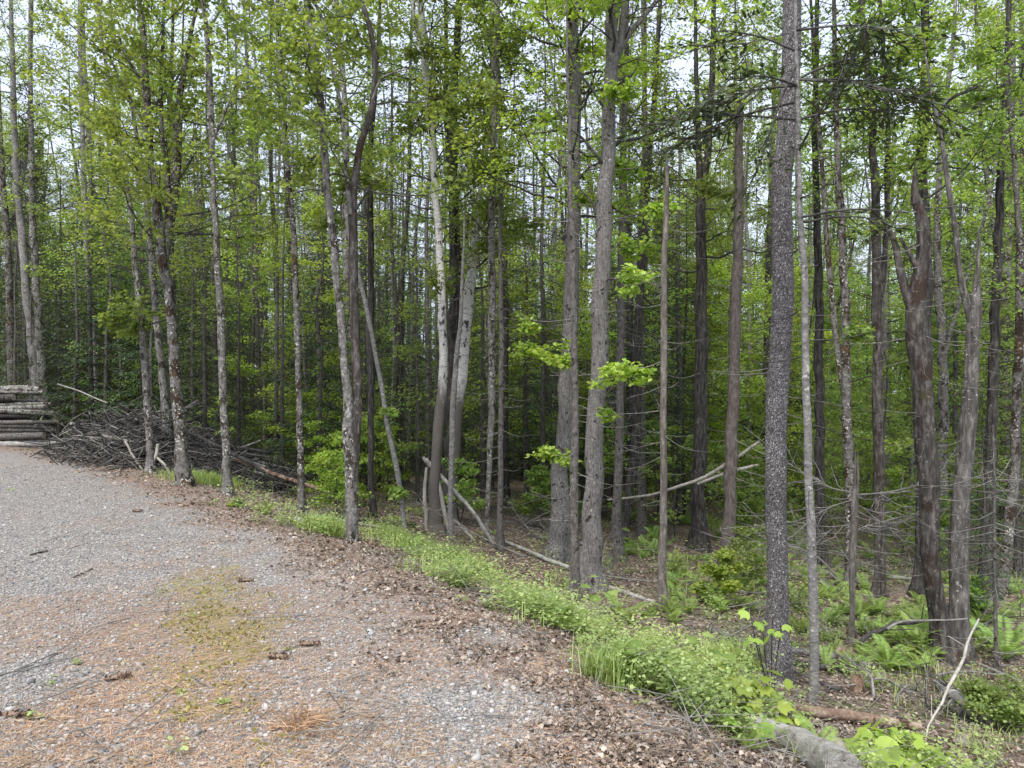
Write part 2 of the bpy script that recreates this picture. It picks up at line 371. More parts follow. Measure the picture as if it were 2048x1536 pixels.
# where things lie on the road, used by the road material and by what is scattered on it
def f_needles(x, y):
    n = fbm(x * 1.1, y * .8, 21, 4); near = sstep(9.5, 4.5, np.hypot(x + .5, y)) ; left = sstep(1.2, -1.5, x + .12 * y)
    n2 = fbm(x * 4.5, y * 3.6, 23, 3); return sstep(.38, .6, .6 * n + .4 * n2 - .02 + .1 * (near - .5)) * (.35 + .65 * near) * (.35 + .65 * left)
def f_mossy(x, y):
    c = pt(430, 1270, 5.2); r = np.hypot((x - c[0] + .384 * (y - 5.2)) / .38, (y - c[1]) / 1.5)
    return sstep(1.45, .3, r + 2.2 * (fbm(x * 4.5, y * 3.5, 31) - .5)) 
def f_litter(x, y):
    d = edge_d(x, y); n = fbm(x * 1.6, y * 1.6, 41)
    return sstep(-.95, .0, d + 1.5 * (n - .5))
def gmat_ground():
    m, t, b = newmat('forest_floor')
    w = objco(t, (1, 1, 1), True)
    nz = N_(t, 'ShaderNodeTexNoise', i_Scale=9, i_Detail=3); t.links.new(w, nz.inputs[0])
    ad = mix(t, .12, w, nz.outputs['Color'], 'ADD')
    v = vor(t, ad, 20); ve = vor(t, ad, 20, 'DISTANCE_TO_EDGE')
    sp = N_(t, 'ShaderNodeSeparateColor'); t.links.new(v.outputs['Color'], sp.inputs[0])
    c = ramp(t, sp.outputs[0], [(0, (.06, .042, .033)), (.35, (.13, .095, .075)), (.7, (.23, .175, .142)), (1, (.38, .31, .265))])
    c = mix(t, thr(t, ve.outputs['Distance'], .0, .09), (.035, .025, .018), c)
    n = noise(t, w, .5, 5, .6); n2 = noise(t, w, 28, 4, .7); n = mix(t, .35, n, noise(t, w, 2.6, 4, .6))
    gr = ramp(t, n2, [(.3, (.03, .05, .015)), (.6, (.09, .14, .035)), (.8, (.17, .22, .07))])
    c = mix(t, thr(t, mix(t, .3, n, n2), .53, .62), c, gr)
    t.links.new(c, b.inputs['Base Color']); bump(t, b, sp.outputs[0], .9, .04); return m
def gmat_road():
    m, t, b = newmat('gravel_surface')
    w = objco(t, (1, 1, 1), True)
    v = vor(t, w, 55); sp = N_(t, 'ShaderNodeSeparateColor'); t.links.new(v.outputs['Color'], sp.inputs[0])
    v2 = vor(t, w, 120); sp2 = N_(t, 'ShaderNodeSeparateColor'); t.links.new(v2.outputs['Color'], sp2.inputs[0])
    st = [(0, (.07, .066, .064)), (.3, (.15, .142, .136)), (.6, (.25, .232, .22)), (.85, (.33, .305, .285)), (1, (.58, .56, .54))]
    c = mix(t, .45, ramp(t, sp.outputs[0], st), ramp(t, sp2.outputs[0], st))
    big = noise(t, w, .7, 5, .6); c = mix(t, thr(t, big, .5, .7), c, mix(t, .35, c, (.24, .19, .165)))
    def A(n): 
        a = t.nodes.new('ShaderNodeAttribute'); a.attribute_name = n; return a.outputs['Fac']
    n2 = noise(t, objco(t, (1, 1, 1), True), 60, 4, .7)
    need = ramp(t, n2, [(.3, (.12, .075, .055)), (.55, (.26, .165, .12)), (.8, (.42, .31, .25))])
    f = N_(t, 'ShaderNodeMath', operation='MULTIPLY'); t.links.new(A('needles'), f.inputs[0]); t.links.new(thr(t, noise(t, w, 45, 3, .7), .33, .6), f.inputs[1])
    c = mix(t, f.outputs[0], c, need)
    mo = ramp(t, n2, [(.3, (.11, .09, .035)), (.55, (.24, .21, .07)), (.8, (.37, .33, .12))])
    f = N_(t, 'ShaderNodeMath', operation='MULTIPLY'); t.links.new(A('moss'), f.inputs[0]); t.links.new(thr(t, noise(t, w, 22, 4, .7), .38, .6), f.inputs[1])
    c = mix(t, f.outputs[0], c, mo)
    f = N_(t, 'ShaderNodeMath', operation='MULTIPLY'); t.links.new(A('litter'), f.inputs[0]); t.links.new(thr(t, noise(t, w, 30, 3, .7), .3, .5), f.inputs[1])
    li = ramp(t, sp.outputs[1], [(0, (.09, .055, .04)), (.5, (.2, .13, .1)), (1, (.36, .27, .21))])
    c = mix(t, f.outputs[0], c, li)
    t.links.new(c, b.inputs['Base Color']); bump(t, b, mix(t, .5, sp.outputs[0], sp2.outputs[0]), .7, .015); return m
ground = grid_mesh('ground', axis(-420, 420, -9, 9, .12, 1.09), axis(-420, 420, 1.5, 16, .12, 1.09), terr, gmat_ground())
tag(ground, kind='structure')
def roadz(x, y):
    d = edge_d(x, y); n = fbm(x * 2.2, y * 2.2, 51)
    return terr(x, y) + np.where(d < -.6, .03, np.interp(d + .7 * (n - .5), [-.5, .2, .9], [.03, .012, -.04])) + .012 * (fbm(x * 6, y * 6, 52) - .5)
road = grid_mesh('gravel_road', axis(-60, 8, -7, 3.0, .06, 1.1), axis(-14, 46, 1.8, 13.5, .06, 1.1), roadz, gmat_road(),
                 mask=lambda x, y: (edge_d(x, y) < 1.0) & (edge_d(x, y) > -9), attrs=(('needles', f_needles), ('moss', f_mossy), ('litter', f_litter)))
tag(road, kind='structure')

# ------------------------------------------------------------------ tree building
def twiggy(gb, gl, p0, p1, r0, rs, nt=6, lpt=8, ls=.09, tmpl=T_KITE, lift=.25, ml=0, leafy=.4, sides=4, flat=.45, sub=True):
    """a limb from p0 to p1 that carries side twigs and leaves"""
    p0 = np.asarray(p0, float); p1 = np.asarray(p1, float); L = np.linalg.norm(p1 - p0)
    if gl is not None: lpt = int(lpt * 2.1)
    mid = (p0 + p1) / 2 + np.array([0, 0, -lift * L * .3]) + rs.normal(size=3) * L * .05
    C = catmull([p0, mid, p1], 7); C[1:-1] += rs.normal(size=(5, 3)) * L * .018
    tube(gb, C, np.linspace(r0, max(r0 * .22, .003), 7), sides, cap=False)
    D = (p1 - p0) / L
    tips = [p1]; 
    for k in range(nt):
        u = leafy + (1 - leafy) * (k + rs.random()) / nt * .98
        i = min(int(u * 6), 5); q = C[i] + (C[i + 1] - C[i]) * (u * 6 - i)
        dd = D * .8 + rdir(1, flat, rs)[0] * 1.0; dd /= np.linalg.norm(dd)
        l = L * (.16 + .22 * rs.random()) * (1.15 - .5 * u)
        e = q + dd * l; e[2] -= .03 * l
        tube(gb, np.array([q, (q + e) / 2 + rs.normal(size=3) * l * .05, e]), [r0 * .28 + .001, r0 * .16 + .001, .0012], 3, cap=False)
        seg = np.linspace(.25, 1.05, lpt)[:, None] * (e - q)[None] + q
        lp = seg + rs.normal(size=(lpt, 3)) * np.array([.09, .09, .05]) * (.5 + l)
        if gl is not None and lpt:
            ld = rdir(lpt, .5, rs) + dd * .5 - np.array([0, 0, .25]); ln = rdir(lpt, .6, rs) * .75 + np.array([0, 0, 1])
            leaves(gl, lp, ld, ln, ls * .66 * rs.uniform(.5, 1.2, lpt), tmpl, .3, rs, ml)
def needle_bough(gb, gl, p0, p1, r0, rs, dens=1.0, ls=.11, ml=0, width=.42, droop=.12):
    """a flat conifer bough: side twigs in one plane, each set with short needle blades"""
    p0 = np.asarray(p0, float); p1 = np.asarray(p1, float); L = np.linalg.norm(p1 - p0)
    D = (p1 - p0) / L; side = np.cross(D, [0, 0, 1.]); side /= np.linalg.norm(side) + 1e-9
    n = 6; s = np.linspace(0, 1, n)
    C = p0 + (p1 - p0) * s[:, None] + np.array([0, 0, 1.])[None] * (-droop * L * np.sin(s * 3.1) * 1.0)[:, None]
    tube(gb, C, np.linspace(r0, .003, n), 3, cap=False)
    nt = max(4, int(L * 9 * dens)); PP = []; DD = []
    for k in range(nt):
        u = .12 + .88 * (k + rs.random()) / nt; i = min(int(u * (n - 1)), n - 2); q = C[i] + (C[i + 1] - C[i]) * (u * (n - 1) - i)
        sg = 1 if k % 2 else -1; l = L * width * (1.05 - u) * rs.uniform(.6, 1.1) + .08
        dd = D * .75 + side * sg * rs.uniform(.6, 1.) + np.array([0, 0, rs.uniform(-.35, .05)]); dd /= np.linalg.norm(dd)
        m_ = max(3, int(l * 26 * dens)); w = np.linspace(.05, 1, m_)[:, None]
        P = q + dd * l * w; P[:, 2] -= .12 * l * (w[:, 0] ** 2)
        PP.append(P + rs.normal(size=P.shape) * .012); DD.append(np.tile(dd, (m_, 1)) + side * rs.choice([-1, 1], m_)[:, None] * .8 + rs.normal(size=(m_, 3)) * .25)
    P = np.concatenate(PP); Dn = np.concatenate(DD); k = len(P)
    leaves(gl, P, Dn, np.tile([0, 0, 1.], (k, 1)) + rs.normal(size=(k, 3)) * .35, ls * rs.uniform(.7, 1.2, k), T_NEEDB, .1, rs, ml)
T_NEEDB = np.array([(0, 0), (.17, .4), (0, 1), (-.17, .4)])
def dead_twigs(g, C, rad, rs, n, lo, hi, L=(.3, 1.1), up=.0, side=None, r=.004):
    """bare twigs along a trunk C (rows of xyz) between the fractions lo..hi"""
    m = len(C)
    for k in range(n):
        u = lo + (hi - lo) * rs.random(); i = min(int(u * (m - 1)), m - 2); q = C[i] + (C[i + 1] - C[i]) * (u * (m - 1) - i)
        a = rs.random() * 6.283 if side is None else side + rs.normal() * .6
        l = rs.uniform(*L); d = np.array([math.cos(a), math.sin(a), rs.uniform(-.3, .2) + up])
        e1 = q + d * l * .5 + np.array([0, 0, -.06 * l]); e2 = q + d * l + np.array([0, 0, rs.uniform(-.1, .14) * l]) + rs.normal(size=3) * .05 * l
        P = catmull([q, e1, e2], 6); tube(g, P, np.linspace(r * rs.uniform(.7, 1.5), .0015, 6), 3, cap=False)
        for _ in range(rs.integers(0, 4)):
            j = rs.integers(2, 5); dd = d + rs.normal(size=3) * .6; dd /= np.linalg.norm(dd)
            tube(g, np.array([P[j], P[j] + dd * l * .28]), [.0022, .001], 3, cap=False)
def trunk_at(C, u):
    m = len(C); i = min(int(u * (m - 1)), m - 2); return C[i] + (C[i + 1] - C[i]) * (u * (m - 1) - i)

# ---- prototypes for the trees behind
def P_trunk(H, r, rs, lean=.02, wob=.12, n=26, fork=None):
    k = 7; z = np.linspace(0, H, k); x = rs.normal(size=k) * wob * z / H + lean * z * rs.normal(); y = rs.normal(size=k) * wob * z / H
    return catmull(np.stack([x, y, z, r * (1 - .82 * (z / H) ** 1.15)], 1), n)
def make_decid(label, mat, leafm, H, r, seed, h0=.28, nl=40, ls=.1, dens=1.0, fork=False, spread=1.0, lpt=14, group='slender broadleaf trees standing behind the front rows', cap=13.0):
    rs = np.random.default_rng(seed); root = empty('broadleaf_tree', (0, 0, 0), label, 'tree', group)
    gt, gb, gl = Geo(), Geo(), Geo()
    C = P_trunk(H, r, rs); tube(gt, C[:, :3], C[:, 3], 9, rough=.16, flare=.4, seed=seed)
    stems = [C]
    if fork:
        i = int(26 * rs.uniform(.3, .45)); b = C[i, :3]; a = rs.random() * 6.28
        K = np.stack([b, b + [math.cos(a) * .5, math.sin(a) * .5, 1.6], b + [math.cos(a) * 1.0, math.sin(a) * 1.0, 4.5], [b[0] + math.cos(a) * 1.5, b[1] + math.sin(a) * 1.5, H * .95]])
        K = np.column_stack([K, [C[i, 3] * .8, C[i, 3] * .65, C[i, 3] * .45, .015]]); C2 = catmull(K, 18)
        tube(gt, C2[:, :3], C2[:, 3], 7, rough=.14, seed=seed + 1); stems.append(C2)
    for k in range(nl):
        S = stems[k % len(stems)]; u = h0 + (1 - h0) * ((k + rs.random()) / nl) ** .9; u = min(u, .985)
        if S is not C: u = .15 + u * .83
        q = trunk_at(S, u); hh = q[2] / H
        if q[2] > cap and k % 2: continue
        L = rs.uniform(1.0, 2.6) * spread * (1.15 - .55 * abs(hh - .6) * 1.6); a = rs.random() * 6.283
        el = rs.uniform(.15, .95) if hh > .45 else rs.uniform(-.05, .5)
        e = q[:3] + L * np.array([math.cos(a) * math.cos(el), math.sin(a) * math.cos(el), math.sin(el)])
        twiggy(gb, gl, q[:3], e, max(.006, q[3] * .3), rs, nt=int(6 * dens + 2), lpt=lpt, ls=ls, leafy=.3)
    for k in range(9):                                 # bare lower twigs
        q = trunk_at(C, rs.uniform(.12, .5)); a = rs.random() * 6.28; L = rs.uniform(.5, 1.5)
        twiggy(gb, None, q[:3], q[:3] + L * np.array([math.cos(a), math.sin(a), rs.uniform(.1, .9)]), .008, rs, nt=3, lpt=1)
    gt.build('trunk', mat, root); gb.build('branches', M['dtwig'], root); gl.build('crown', leafm, root)
    return root
def make_conifer(label, H, r, seed, h0=.12, nw=22, per=5, Lmax=1.9, nm='needle', dens=.8, dead=40, name='conifer', cat='conifer', grp='dark conifers standing among the broadleaf trees', bm='conifer', ls=.11):
    rs = np.random.default_rng(seed); root = empty(name, (0, 0, 0), label, cat, grp)
    gt, gb, gl = Geo(), Geo(), Geo()
    C = P_trunk(H, r, rs, .008, .06); tube(gt, C[:, :3], C[:, 3], 8, rough=.08, flare=.35, seed=seed)
    for k in range(nw):
        u = h0 + (1 - h0) * (k + .3 * rs.random()) / nw
        for j in range(per):
            q = trunk_at(C, min(u + .02 * rs.random(), .99)); a = j / per * 6.283 + rs.random() * 1.1 + k
            L = Lmax * (1.06 - (u - h0) / (1 - h0)) ** .8 * rs.uniform(.55, 1.1) * min(1, .55 + (u - h0) * 3) + .12
            el = rs.uniform(-.25, .12) + .4 * max(0, u - .6)
            if rs.random() < .12: continue
            e = q[:3] + L * np.array([math.cos(a) * math.cos(el), math.sin(a) * math.cos(el), math.sin(el)])
            needle_bough(gb, gl, q[:3], e, .008 + .006 * L, rs, dens, ls)
    dead_twigs(gb, C[:, :3], .02, rs, dead, .06, h0 + .12, (.3, 1.2), -.05)
    gt.build('trunk', M[bm], root); gb.build('branches', M['dtwig'], root); gl.build('crown', M[nm], root)
    return root
def make_pole(label, H, r, seed, mat, dead=90, top=True):
    rs = np.random.default_rng(seed); root = empty('bare_conifer', (0, 0, 0), label, 'conifer', 'bare lower stems of the dense conifer stand')
    gt, gb, gl = Geo(), Geo(), Geo()
    C = P_trunk(H, r, rs, .015, .1); tube(gt, C[:, :3], C[:, 3], 7, rough=.1, flare=.3, seed=seed)
    dead_twigs(gb, C[:, :3], .02, rs, dead, .08, .72, (.3, 1.3), -.02, r=.005)
    for k in range(11):
        u = .62 + .36 * k / 11
        for j in range(4):
            q = trunk_at(C, u); a = j * 1.57 + rs.random() + k; L = 1.3 * (1.15 - u) * 2 * rs.uniform(.5, 1); 
            needle_bough(gb, gl, q[:3], q[:3] + L * np.array([math.cos(a), math.sin(a), rs.uniform(-.3, .15)]), .008, rs, .6, .12)
    gt.build('trunk', mat, root); gb.build('branches', M['dtwig'], root); gl.build('crown', M['needle_b'], root)
    return root
def make_sapling(label, H, seed, leafm, ls=.1, nl=12, tm=T_KITE, name='sapling', grp='leafy saplings of the understory', lpt=10, nt=6):
    rs = np.random.default_rng(seed); root = empty(name, (0, 0, 0), label, 'sapling', grp)
    gt, gb, gl = Geo(), Geo(), Geo()
    C = P_trunk(H, .008 + .006 * H, rs, .05, .15, 12); tube(gt, C[:, :3], C[:, 3], 5, seed=seed)
    for k in range(nl):
        u = .2 + .8 * (k + .5) / nl; q = trunk_at(C, min(u, .99)); a = k * 2.4 + rs.random(); L = H * .36 * rs.uniform(.6, 1.1) * (1.25 - .6 * u)
        twiggy(gb, gl, q[:3], q[:3] + L * np.array([math.cos(a), math.sin(a), rs.uniform(.05, .5)]), .006, rs, nt=nt, lpt=lpt, ls=ls, tmpl=tm, leafy=.25, flat=.3)
    gt.build('stem', M['dtwig'], root); gb.build('branches', M['dtwig'], root); gl.build('crown', leafm, root)
    return root

DEC = [make_decid('slender mottled tree with fresh green leaves', M['mottled'], M['leaf'], 17, .12, 101, .3, 60, .115),
       make_decid('forked dark tree with fresh green leaves', M['dark'], M['leaf'], 18.5, .15, 102, .32, 64, .115, fork=True),
       make_decid('smooth grey tree with yellow green leaves', M['smooth_grey'], M['leaf_y'], 16, .1, 103, .22, 60, .11),
       make_decid('forked mossy tree with yellow green leaves', M['mottled_moss'], M['leaf_y'], 19, .14, 104, .34, 66, .12, fork=True),
       make_decid('thin mottled tree with sparse olive leaves', M['mottled'], M['leaf_o'], 15, .085, 105, .3, 44, .09, lpt=9),
       make_decid('smooth grey tree with low fresh leaves', M['smooth_grey'], M['leaf'], 14, .09, 106, .16, 60, .12, spread=1.15)]
YNG = [make_decid('young grey stemmed tree with layered foliage', M['smooth_grey'], M['leaf'], 7.5, .045, 111, .14, 46, .11, spread=.9, lpt=15, group='young leafy trees between the taller stems'),
       make_decid('young thin tree with yellow green foliage', M['mottled'], M['leaf_b'], 6.0, .035, 112, .15, 36, .1, spread=.8, lpt=14, group='young leafy trees between the taller stems'),
       make_decid('young dark stemmed tree with loose foliage', M['dark'], M['leaf_y'], 9.0, .06, 113, .12, 54, .115, spread=1.05, lpt=14, group='young leafy trees between the taller stems')]
CON = [make_conifer('dark green spruce with drooping boughs', 14, .12, 201, .16, 28, 5, 2.0),
       make_conifer('olive green hemlock with fine boughs', 11, .09, 202, .08, 26, 5, 2.0, 'needle_b'),
       make_conifer('short dark fir with low boughs', 6.5, .06, 203, .05, 18, 5, 1.5, 'needle', 1.0, 12),
       make_conifer('tall spruce with bare lower trunk', 19, .16, 204, .38, 26, 5, 2.1, 'needle', .7, 90)]
POL = [make_pole('bare grey brown conifer stem', 15, .07, 301, M['conifer']),
       make_pole('bare dark conifer stem with twigs', 16, .09, 302, M['dark'], 130),
       make_pole('thin bare pale grey conifer stem', 12, .045, 303, M['smooth_grey'], 100)]
SAP = [make_sapling('leafy green maple sapling', 2.6, 401, M['leaf'], .11, 14),
       make_sapling('yellow green leafy sapling', 1.7, 402, M['leaf_b'], .1, 12),
       make_sapling('tall thin leafy sapling', 4.2, 403, M['leaf'], .1, 20),
       make_sapling('bushy green shrub', 1.2, 404, M['leaf'], .085, 16)]

# ------------------------------------------------------------------ the trees one can tell apart
def stem_rows(pts, Y, n=None, up=3.5, seed=0, dy=.0, yoff=0.0):
    rs = np.random.default_rng(seed + 77); rows = []
    for (px, py, w) in pts:
        p = pt(px, py, Y); rows.append([*p, w / 2 * Y / F])
    rows = np.array(rows)
    h = rows[:, 2] - rows[0, 2]; rows[:, 1] += yoff * np.minimum(h, 2) + dy * h
    if up and pts[-1][1] <= 12:
        d = rows[-1, :3] - rows[-2, :3]; d /= np.linalg.norm(d)
        rows = np.vstack([rows, [*(rows[-1, :3] + d * up * .5), rows[-1, 3] * .7], [*(rows[-1, :3] + d * up), rows[-1, 3] * .3]])
    L = np.linalg.norm(np.diff(rows[:, :3], axis=0), axis=1).sum()
    C = catmull(rows, n or max(14, int(L / (.06 if Y < 12.5 else .12))))
    jit = 1.0 if Y >= 12.5 else .0
    k = len(C); fq = .35 if jit else .12; C[1:, :3] += (np.stack([vnoise(np.arange(k) * fq, 3, seed), vnoise(np.arange(k) * fq, 9, seed), np.full(k, .5)], 1)[1:] - .5) * C[1:, 3:4] * .5
    return C
HERO = {}
def hero(name, label, mat, pts, forks=(), top='live', cat='tree', crown=None, sprays=(), dead=None, boughs=None, leafm='leaf', sides=14, rough=.13, flare=.95, Y=None, group=None, ls=.1, seed=None, limbs=(), brm='dtwig', fmats=None):
    seed = seed if seed is not None else len(HERO) * 7 + 3
    rs = np.random.default_rng(seed); b = at(pts[0][0], pts[0][1])
    if Y is None: Y = b[1]
    b = pt(pts[0][0], pts[0][1], Y); bz = float(terr(b[0], b[1])); 
    root = empty(name, (b[0], b[1], bz), label, cat, group); org = np.array([b[0], b[1], bz])
    gt, gb, gl = Geo(), Geo(), Geo()
    C = stem_rows(pts, Y, seed=seed); C = np.vstack([[*(C[0, :3] - [0, 0, .25 + max(0, b[2] - bz)]), C[0, 3] * 1.05], C])
    stems = [C]
    if Y < 12.5 and sides > 8: sides = max(sides, 26)
    tube(gt, C[:, :3], C[:, 3], sides, rough=rough, flare=flare, seed=seed)
    if top == 'broken':
        q = C[-1]
        for k in range(7):
            a = rs.random() * 6.28; o = np.array([math.cos(a), math.sin(a), 0]) * q[3] * .55
            h = rs.uniform(.1, .45)
            tube(gt, np.array([q[:3] + o - [0, 0, .1], q[:3] + o * .9 + [0, 0, h * .5], q[:3] + o * .7 + [0, 0, h]]), [q[3] * .5, q[3] * .35, .002], 5)
    for fi, fp in enumerate(forks):
        S = stem_rows(fp, Y, seed=seed + 5 + fi, dy=rs.uniform(-.06, .1)); tube(gt, S[:, :3], S[:, 3], max(7, sides - 4), rough=rough, seed=seed + fi, m=1 if fmats and fi in fmats else 0); stems.append(S)
        if fp[-1][1] > 12: pass
    tm = T_MAPLE if Y < 12.5 else T_KITE
    if crown:
        h0, h1, n, L0 = crown[:4]; lpt = (crown[4] if len(crown) > 4 else 12); n = int(n * 1.15)
        for k in range(n):
            S = stems[k % len(stems)]; zz = S[:, 2] - bz; hh = h0 + (h1 - h0) * (k + rs.random()) / n
            if hh > zz[-1] or hh < zz[0]: continue
            i = int(np.argmin(abs(zz - hh))); q = S[i]; a = rs.random() * 6.283; L = L0 * rs.uniform(.55, 1.15); el = rs.uniform(.1, 1.0)
            e = q[:3] + L * np.array([math.cos(a) * math.cos(el), math.sin(a) * math.cos(el), math.sin(el)])
            twiggy(gb, gl, q[:3], e, max(.007, q[3] * .25), rs, 8, lpt, ls, tm, leafy=.3)
    for sp in sprays:
        px, py, rp = sp[:3]; dY = sp[3] if len(sp) > 3 else 0; aq = sp[4] if len(sp) > 4 else None
        tgt = pt(px, py, Y + dY); best = None
        S = C; za = tgt[2] - .35 * abs(tgt[0] - np.interp(tgt[2], S[:, 2], S[:, 0])) if aq is None else CAMZ - (aq - 768) / F * Y
        i = int(np.argmin(abs(S[:, 2] - za))); q = S[i]; L = np.linalg.norm(tgt - q[:3]); rr = rp / F * (Y + dY)
        mid = q[:3] + (tgt - q[:3]) * max(.0, 1 - rr * 1.0 / max(L, .1))
        tube(gb, catmull([q[:3], (q[:3] + mid) / 2 + [0, 0, .06 * L], mid], 7), np.linspace(.012, .009, 7), 4, cap=False)
        nsub = max(4, int(rr * 20))
        for k in range(nsub):
            e = tgt + rdir(1, .4, rs)[0] * rr * rs.uniform(.5, 1.1); twiggy(gb, gl, mid + (tgt - mid) * rs.uniform(0, .7), e, .006, rs, 4, 7, ls, T_MAPLE if Y < 16 else T_KITE, leafy=.15, flat=.35)
    if dead: dead_twigs(gb, C[:, :3], C[:, 3], rs, *dead[:3], *( [dead[3]] if len(dead) > 3 else []), r=.0045)
    if boughs:                                   # (pixel start y, pixel end x, end y, radius)
        for (sy, ex, ey, nb) in boughs:
            i = int(np.argmin(abs(C[:, 2] - (CAMZ - (sy - 768) / F * Y)))); q = C[i, :3]; e = pt(ex, ey, Y + rs.uniform(-.8, .5)); L = np.linalg.norm(e - q)
            P = catmull([q, (q + e) / 2 + [0, 0, .05 * L], e], 9); tube(gb, P, np.linspace(.012, .004, 9), 5, cap=False)
            for j in range(nb):
                u = .35 + .65 * j / nb; s = trunk_at(P, min(u, .99)); sg = rs.choice([-1, 1]); d = (e - q) / L + np.array([0, sg * rs.uniform(.4, 1.3), rs.uniform(-.35, .25)]); d /= np.linalg.norm(d)
                needle_bough(gb, gl, s, s + d * rs.uniform(.25, .6), .006, rs, .75, .08)
    for lp in limbs:                             # bare limbs given by pixels, with their width
        P = np.array([pt(x, y, Y + .1 * k) for k, (x, y, w) in enumerate(lp)]); r = np.array([w / 2 * Y / F for (_, _, w) in lp])
        Q = catmull(np.column_stack([P, r]), 4 * len(lp)); tube(gb, Q[:, :3], Q[:, 3], 6, cap=False)
        for j in range(3 * len(lp)):
            s = Q[rs.integers(2, len(Q) - 1)]; d = Q[-1, :3] - Q[0, :3]; d = d / np.linalg.norm(d) + rdir(1, .8, rs)[0] * .7
            twiggy(gb, gl if leafm and top == 'live' and crown else None, s[:3], s[:3] + d * rs.uniform(.3, .8), .006, rs, 3, 6, ls, tm)
    gt.build('trunk', [M[mat]] + ([M[fmats[min(fmats)]]] if fmats else []), root, org)
    if gb.n: gb.build('branches', M[brm], root, org)
    if gl.n: gl.build('crown', M[leafm], root, org)
    HERO[name + str(len(HERO))] = root; return root

hero('spruce_tree', 'smooth grey conifer trunk rising directly behind the log pile, left of its mottled neighbour', 'smooth_grey',
     [(80, 888, 18), (72, 775, 17), (60, 650, 16), (42, 470, 14), (30, 300, 12), (26, 150, 10), (22, 0, 8)], dead=(30, .3, .8), crown=(6, 13, 14, 1.6), leafm='needle_b')
hero('maple_tree', 'mottled black and white trunk rising directly behind the right end of the log pile', 'mottled',
     [(93, 889, 18), (86, 775, 17), (76, 620, 15), (67, 480, 13), (63, 300, 10), (61, 150, 8), (60, 0, 6)], crown=(5, 14, 26, 2.0), leafm='leaf_o')
hero('spruce_tree', 'grey conifer trunk between the log pile and the brush pile, bare and slightly curved', 'conifer',
     [(222, 850, 17), (216, 760, 16), (204, 560, 14), (192, 430, 12), (178, 300, 10), (170, 150, 8), (165, 0, 6)], dead=(50, .1, .8), crown=(7, 16, 20, 1.6), leafm='leaf_y')
hero('spruce_tree', 'dark conifer trunk behind the brush pile, half hidden by boughs', 'dark',
     [(260, 850, 15), (252, 700, 14), (243, 520, 11), (238, 350, 9), (236, 150, 7)], dead=(50, .1, .9))
hero('maple_tree', 'thinnest mottled trunk growing out of the brush pile, leftmost of three', 'mottled',
     [(303, 945, 16), (298, 870, 14), (292, 780, 14), (283, 640, 13), (270, 530, 11), (262, 430, 9), (246, 320, 8), (225, 200, 7), (205, 90, 6), (196, 0, 5)], crown=(2.5, 11, 22, 1.7), leafm='leaf_y',
     sprays=[(255, 615, 60, -.5), (275, 650, 40), (215, 640, 30, -.6)])
hero('maple_tree', 'mottled trunk growing out of the brush pile, middle one of three', 'mottled',
     [(343, 940, 26), (334, 850, 18), (326, 760, 15), (315, 650, 14), (304, 520, 13), (297, 440, 10), (284, 330, 8), (262, 210, 7), (232, 90, 6), (220, 0, 5)], crown=(3.5, 11, 24, 1.8), leafm='leaf_y')
hero('maple_tree', 'stout forked mottled tree beside the brush pile with rust brown moss on its limbs', 'mottled_moss',
     [(368, 972, 27), (362, 900, 24), (352, 760, 21), (344, 650, 19), (334, 560, 20), (320, 470, 22), (312, 400, 17), (303, 340, 13), (297, 285, 14), (295, 200, 15), (288, 100, 12), (283, 30, 10), (279, 0, 9)],
     forks=[[(328, 520, 18), (342, 430, 18), (350, 330, 17), (352, 240, 16), (362, 150, 11), (372, 80, 8), (388, 0, 6)], [(333, 560, 12), (330, 470, 12), (336, 380, 10), (322, 280, 8), (318, 150, 7), (322, 0, 5)]],
     crown=(3.4, 11, 60, 2.2, 14), leafm='leaf_y', limbs=[[(300, 220, 6), (335, 180, 5), (352, 160, 4), (380, 110, 3)], [(297, 180, 8), (262, 130, 6), (240, 80, 4)], [(290, 250, 5), (240, 160, 4), (210, 90, 3)]])
hero('maple_tree', 'slim straight mottled trunk standing in green ferns right of the brush pile', 'mottled',
     [(457, 990, 16), (452, 900, 15), (448, 800, 15), (440, 600, 14), (432, 480, 12), (425, 350, 11), (422, 250, 11), (418, 130, 11), (412, 60, 9), (405, 0, 7)],
     forks=[[(428, 278, 7), (445, 235, 5), (462, 190, 4), (476, 155, 3)], [(418, 60, 6), (440, 20, 4), (446, 0, 3)]], crown=(4.4, 12, 34, 1.8, 12), leafm='leaf_y')
hero('spruce_tree', 'bare dark grey conifer trunk behind the right end of the brush pile', 'conifer',
     [(530, 915, 17), (525, 750, 16), (518, 600, 15), (510, 450, 13), (503, 330, 10), (497, 200, 8), (490, 60, 6), (488, 0, 5)], dead=(70, .1, .85), crown=(9, 15, 16, 1.5), leafm='leaf')
hero('maple_tree', 'slender dark mottled trunk just behind the fallen pole right of the white boulder', 'mottled_moss',
     [(604, 1028, 14), (601, 900, 13), (597, 780, 12), (592, 600, 12), (587, 480, 11), (575, 330, 11), (566, 200, 10), (560, 100, 9), (555, 0, 8)], crown=(5, 13, 30, 1.7), leafm='leaf')
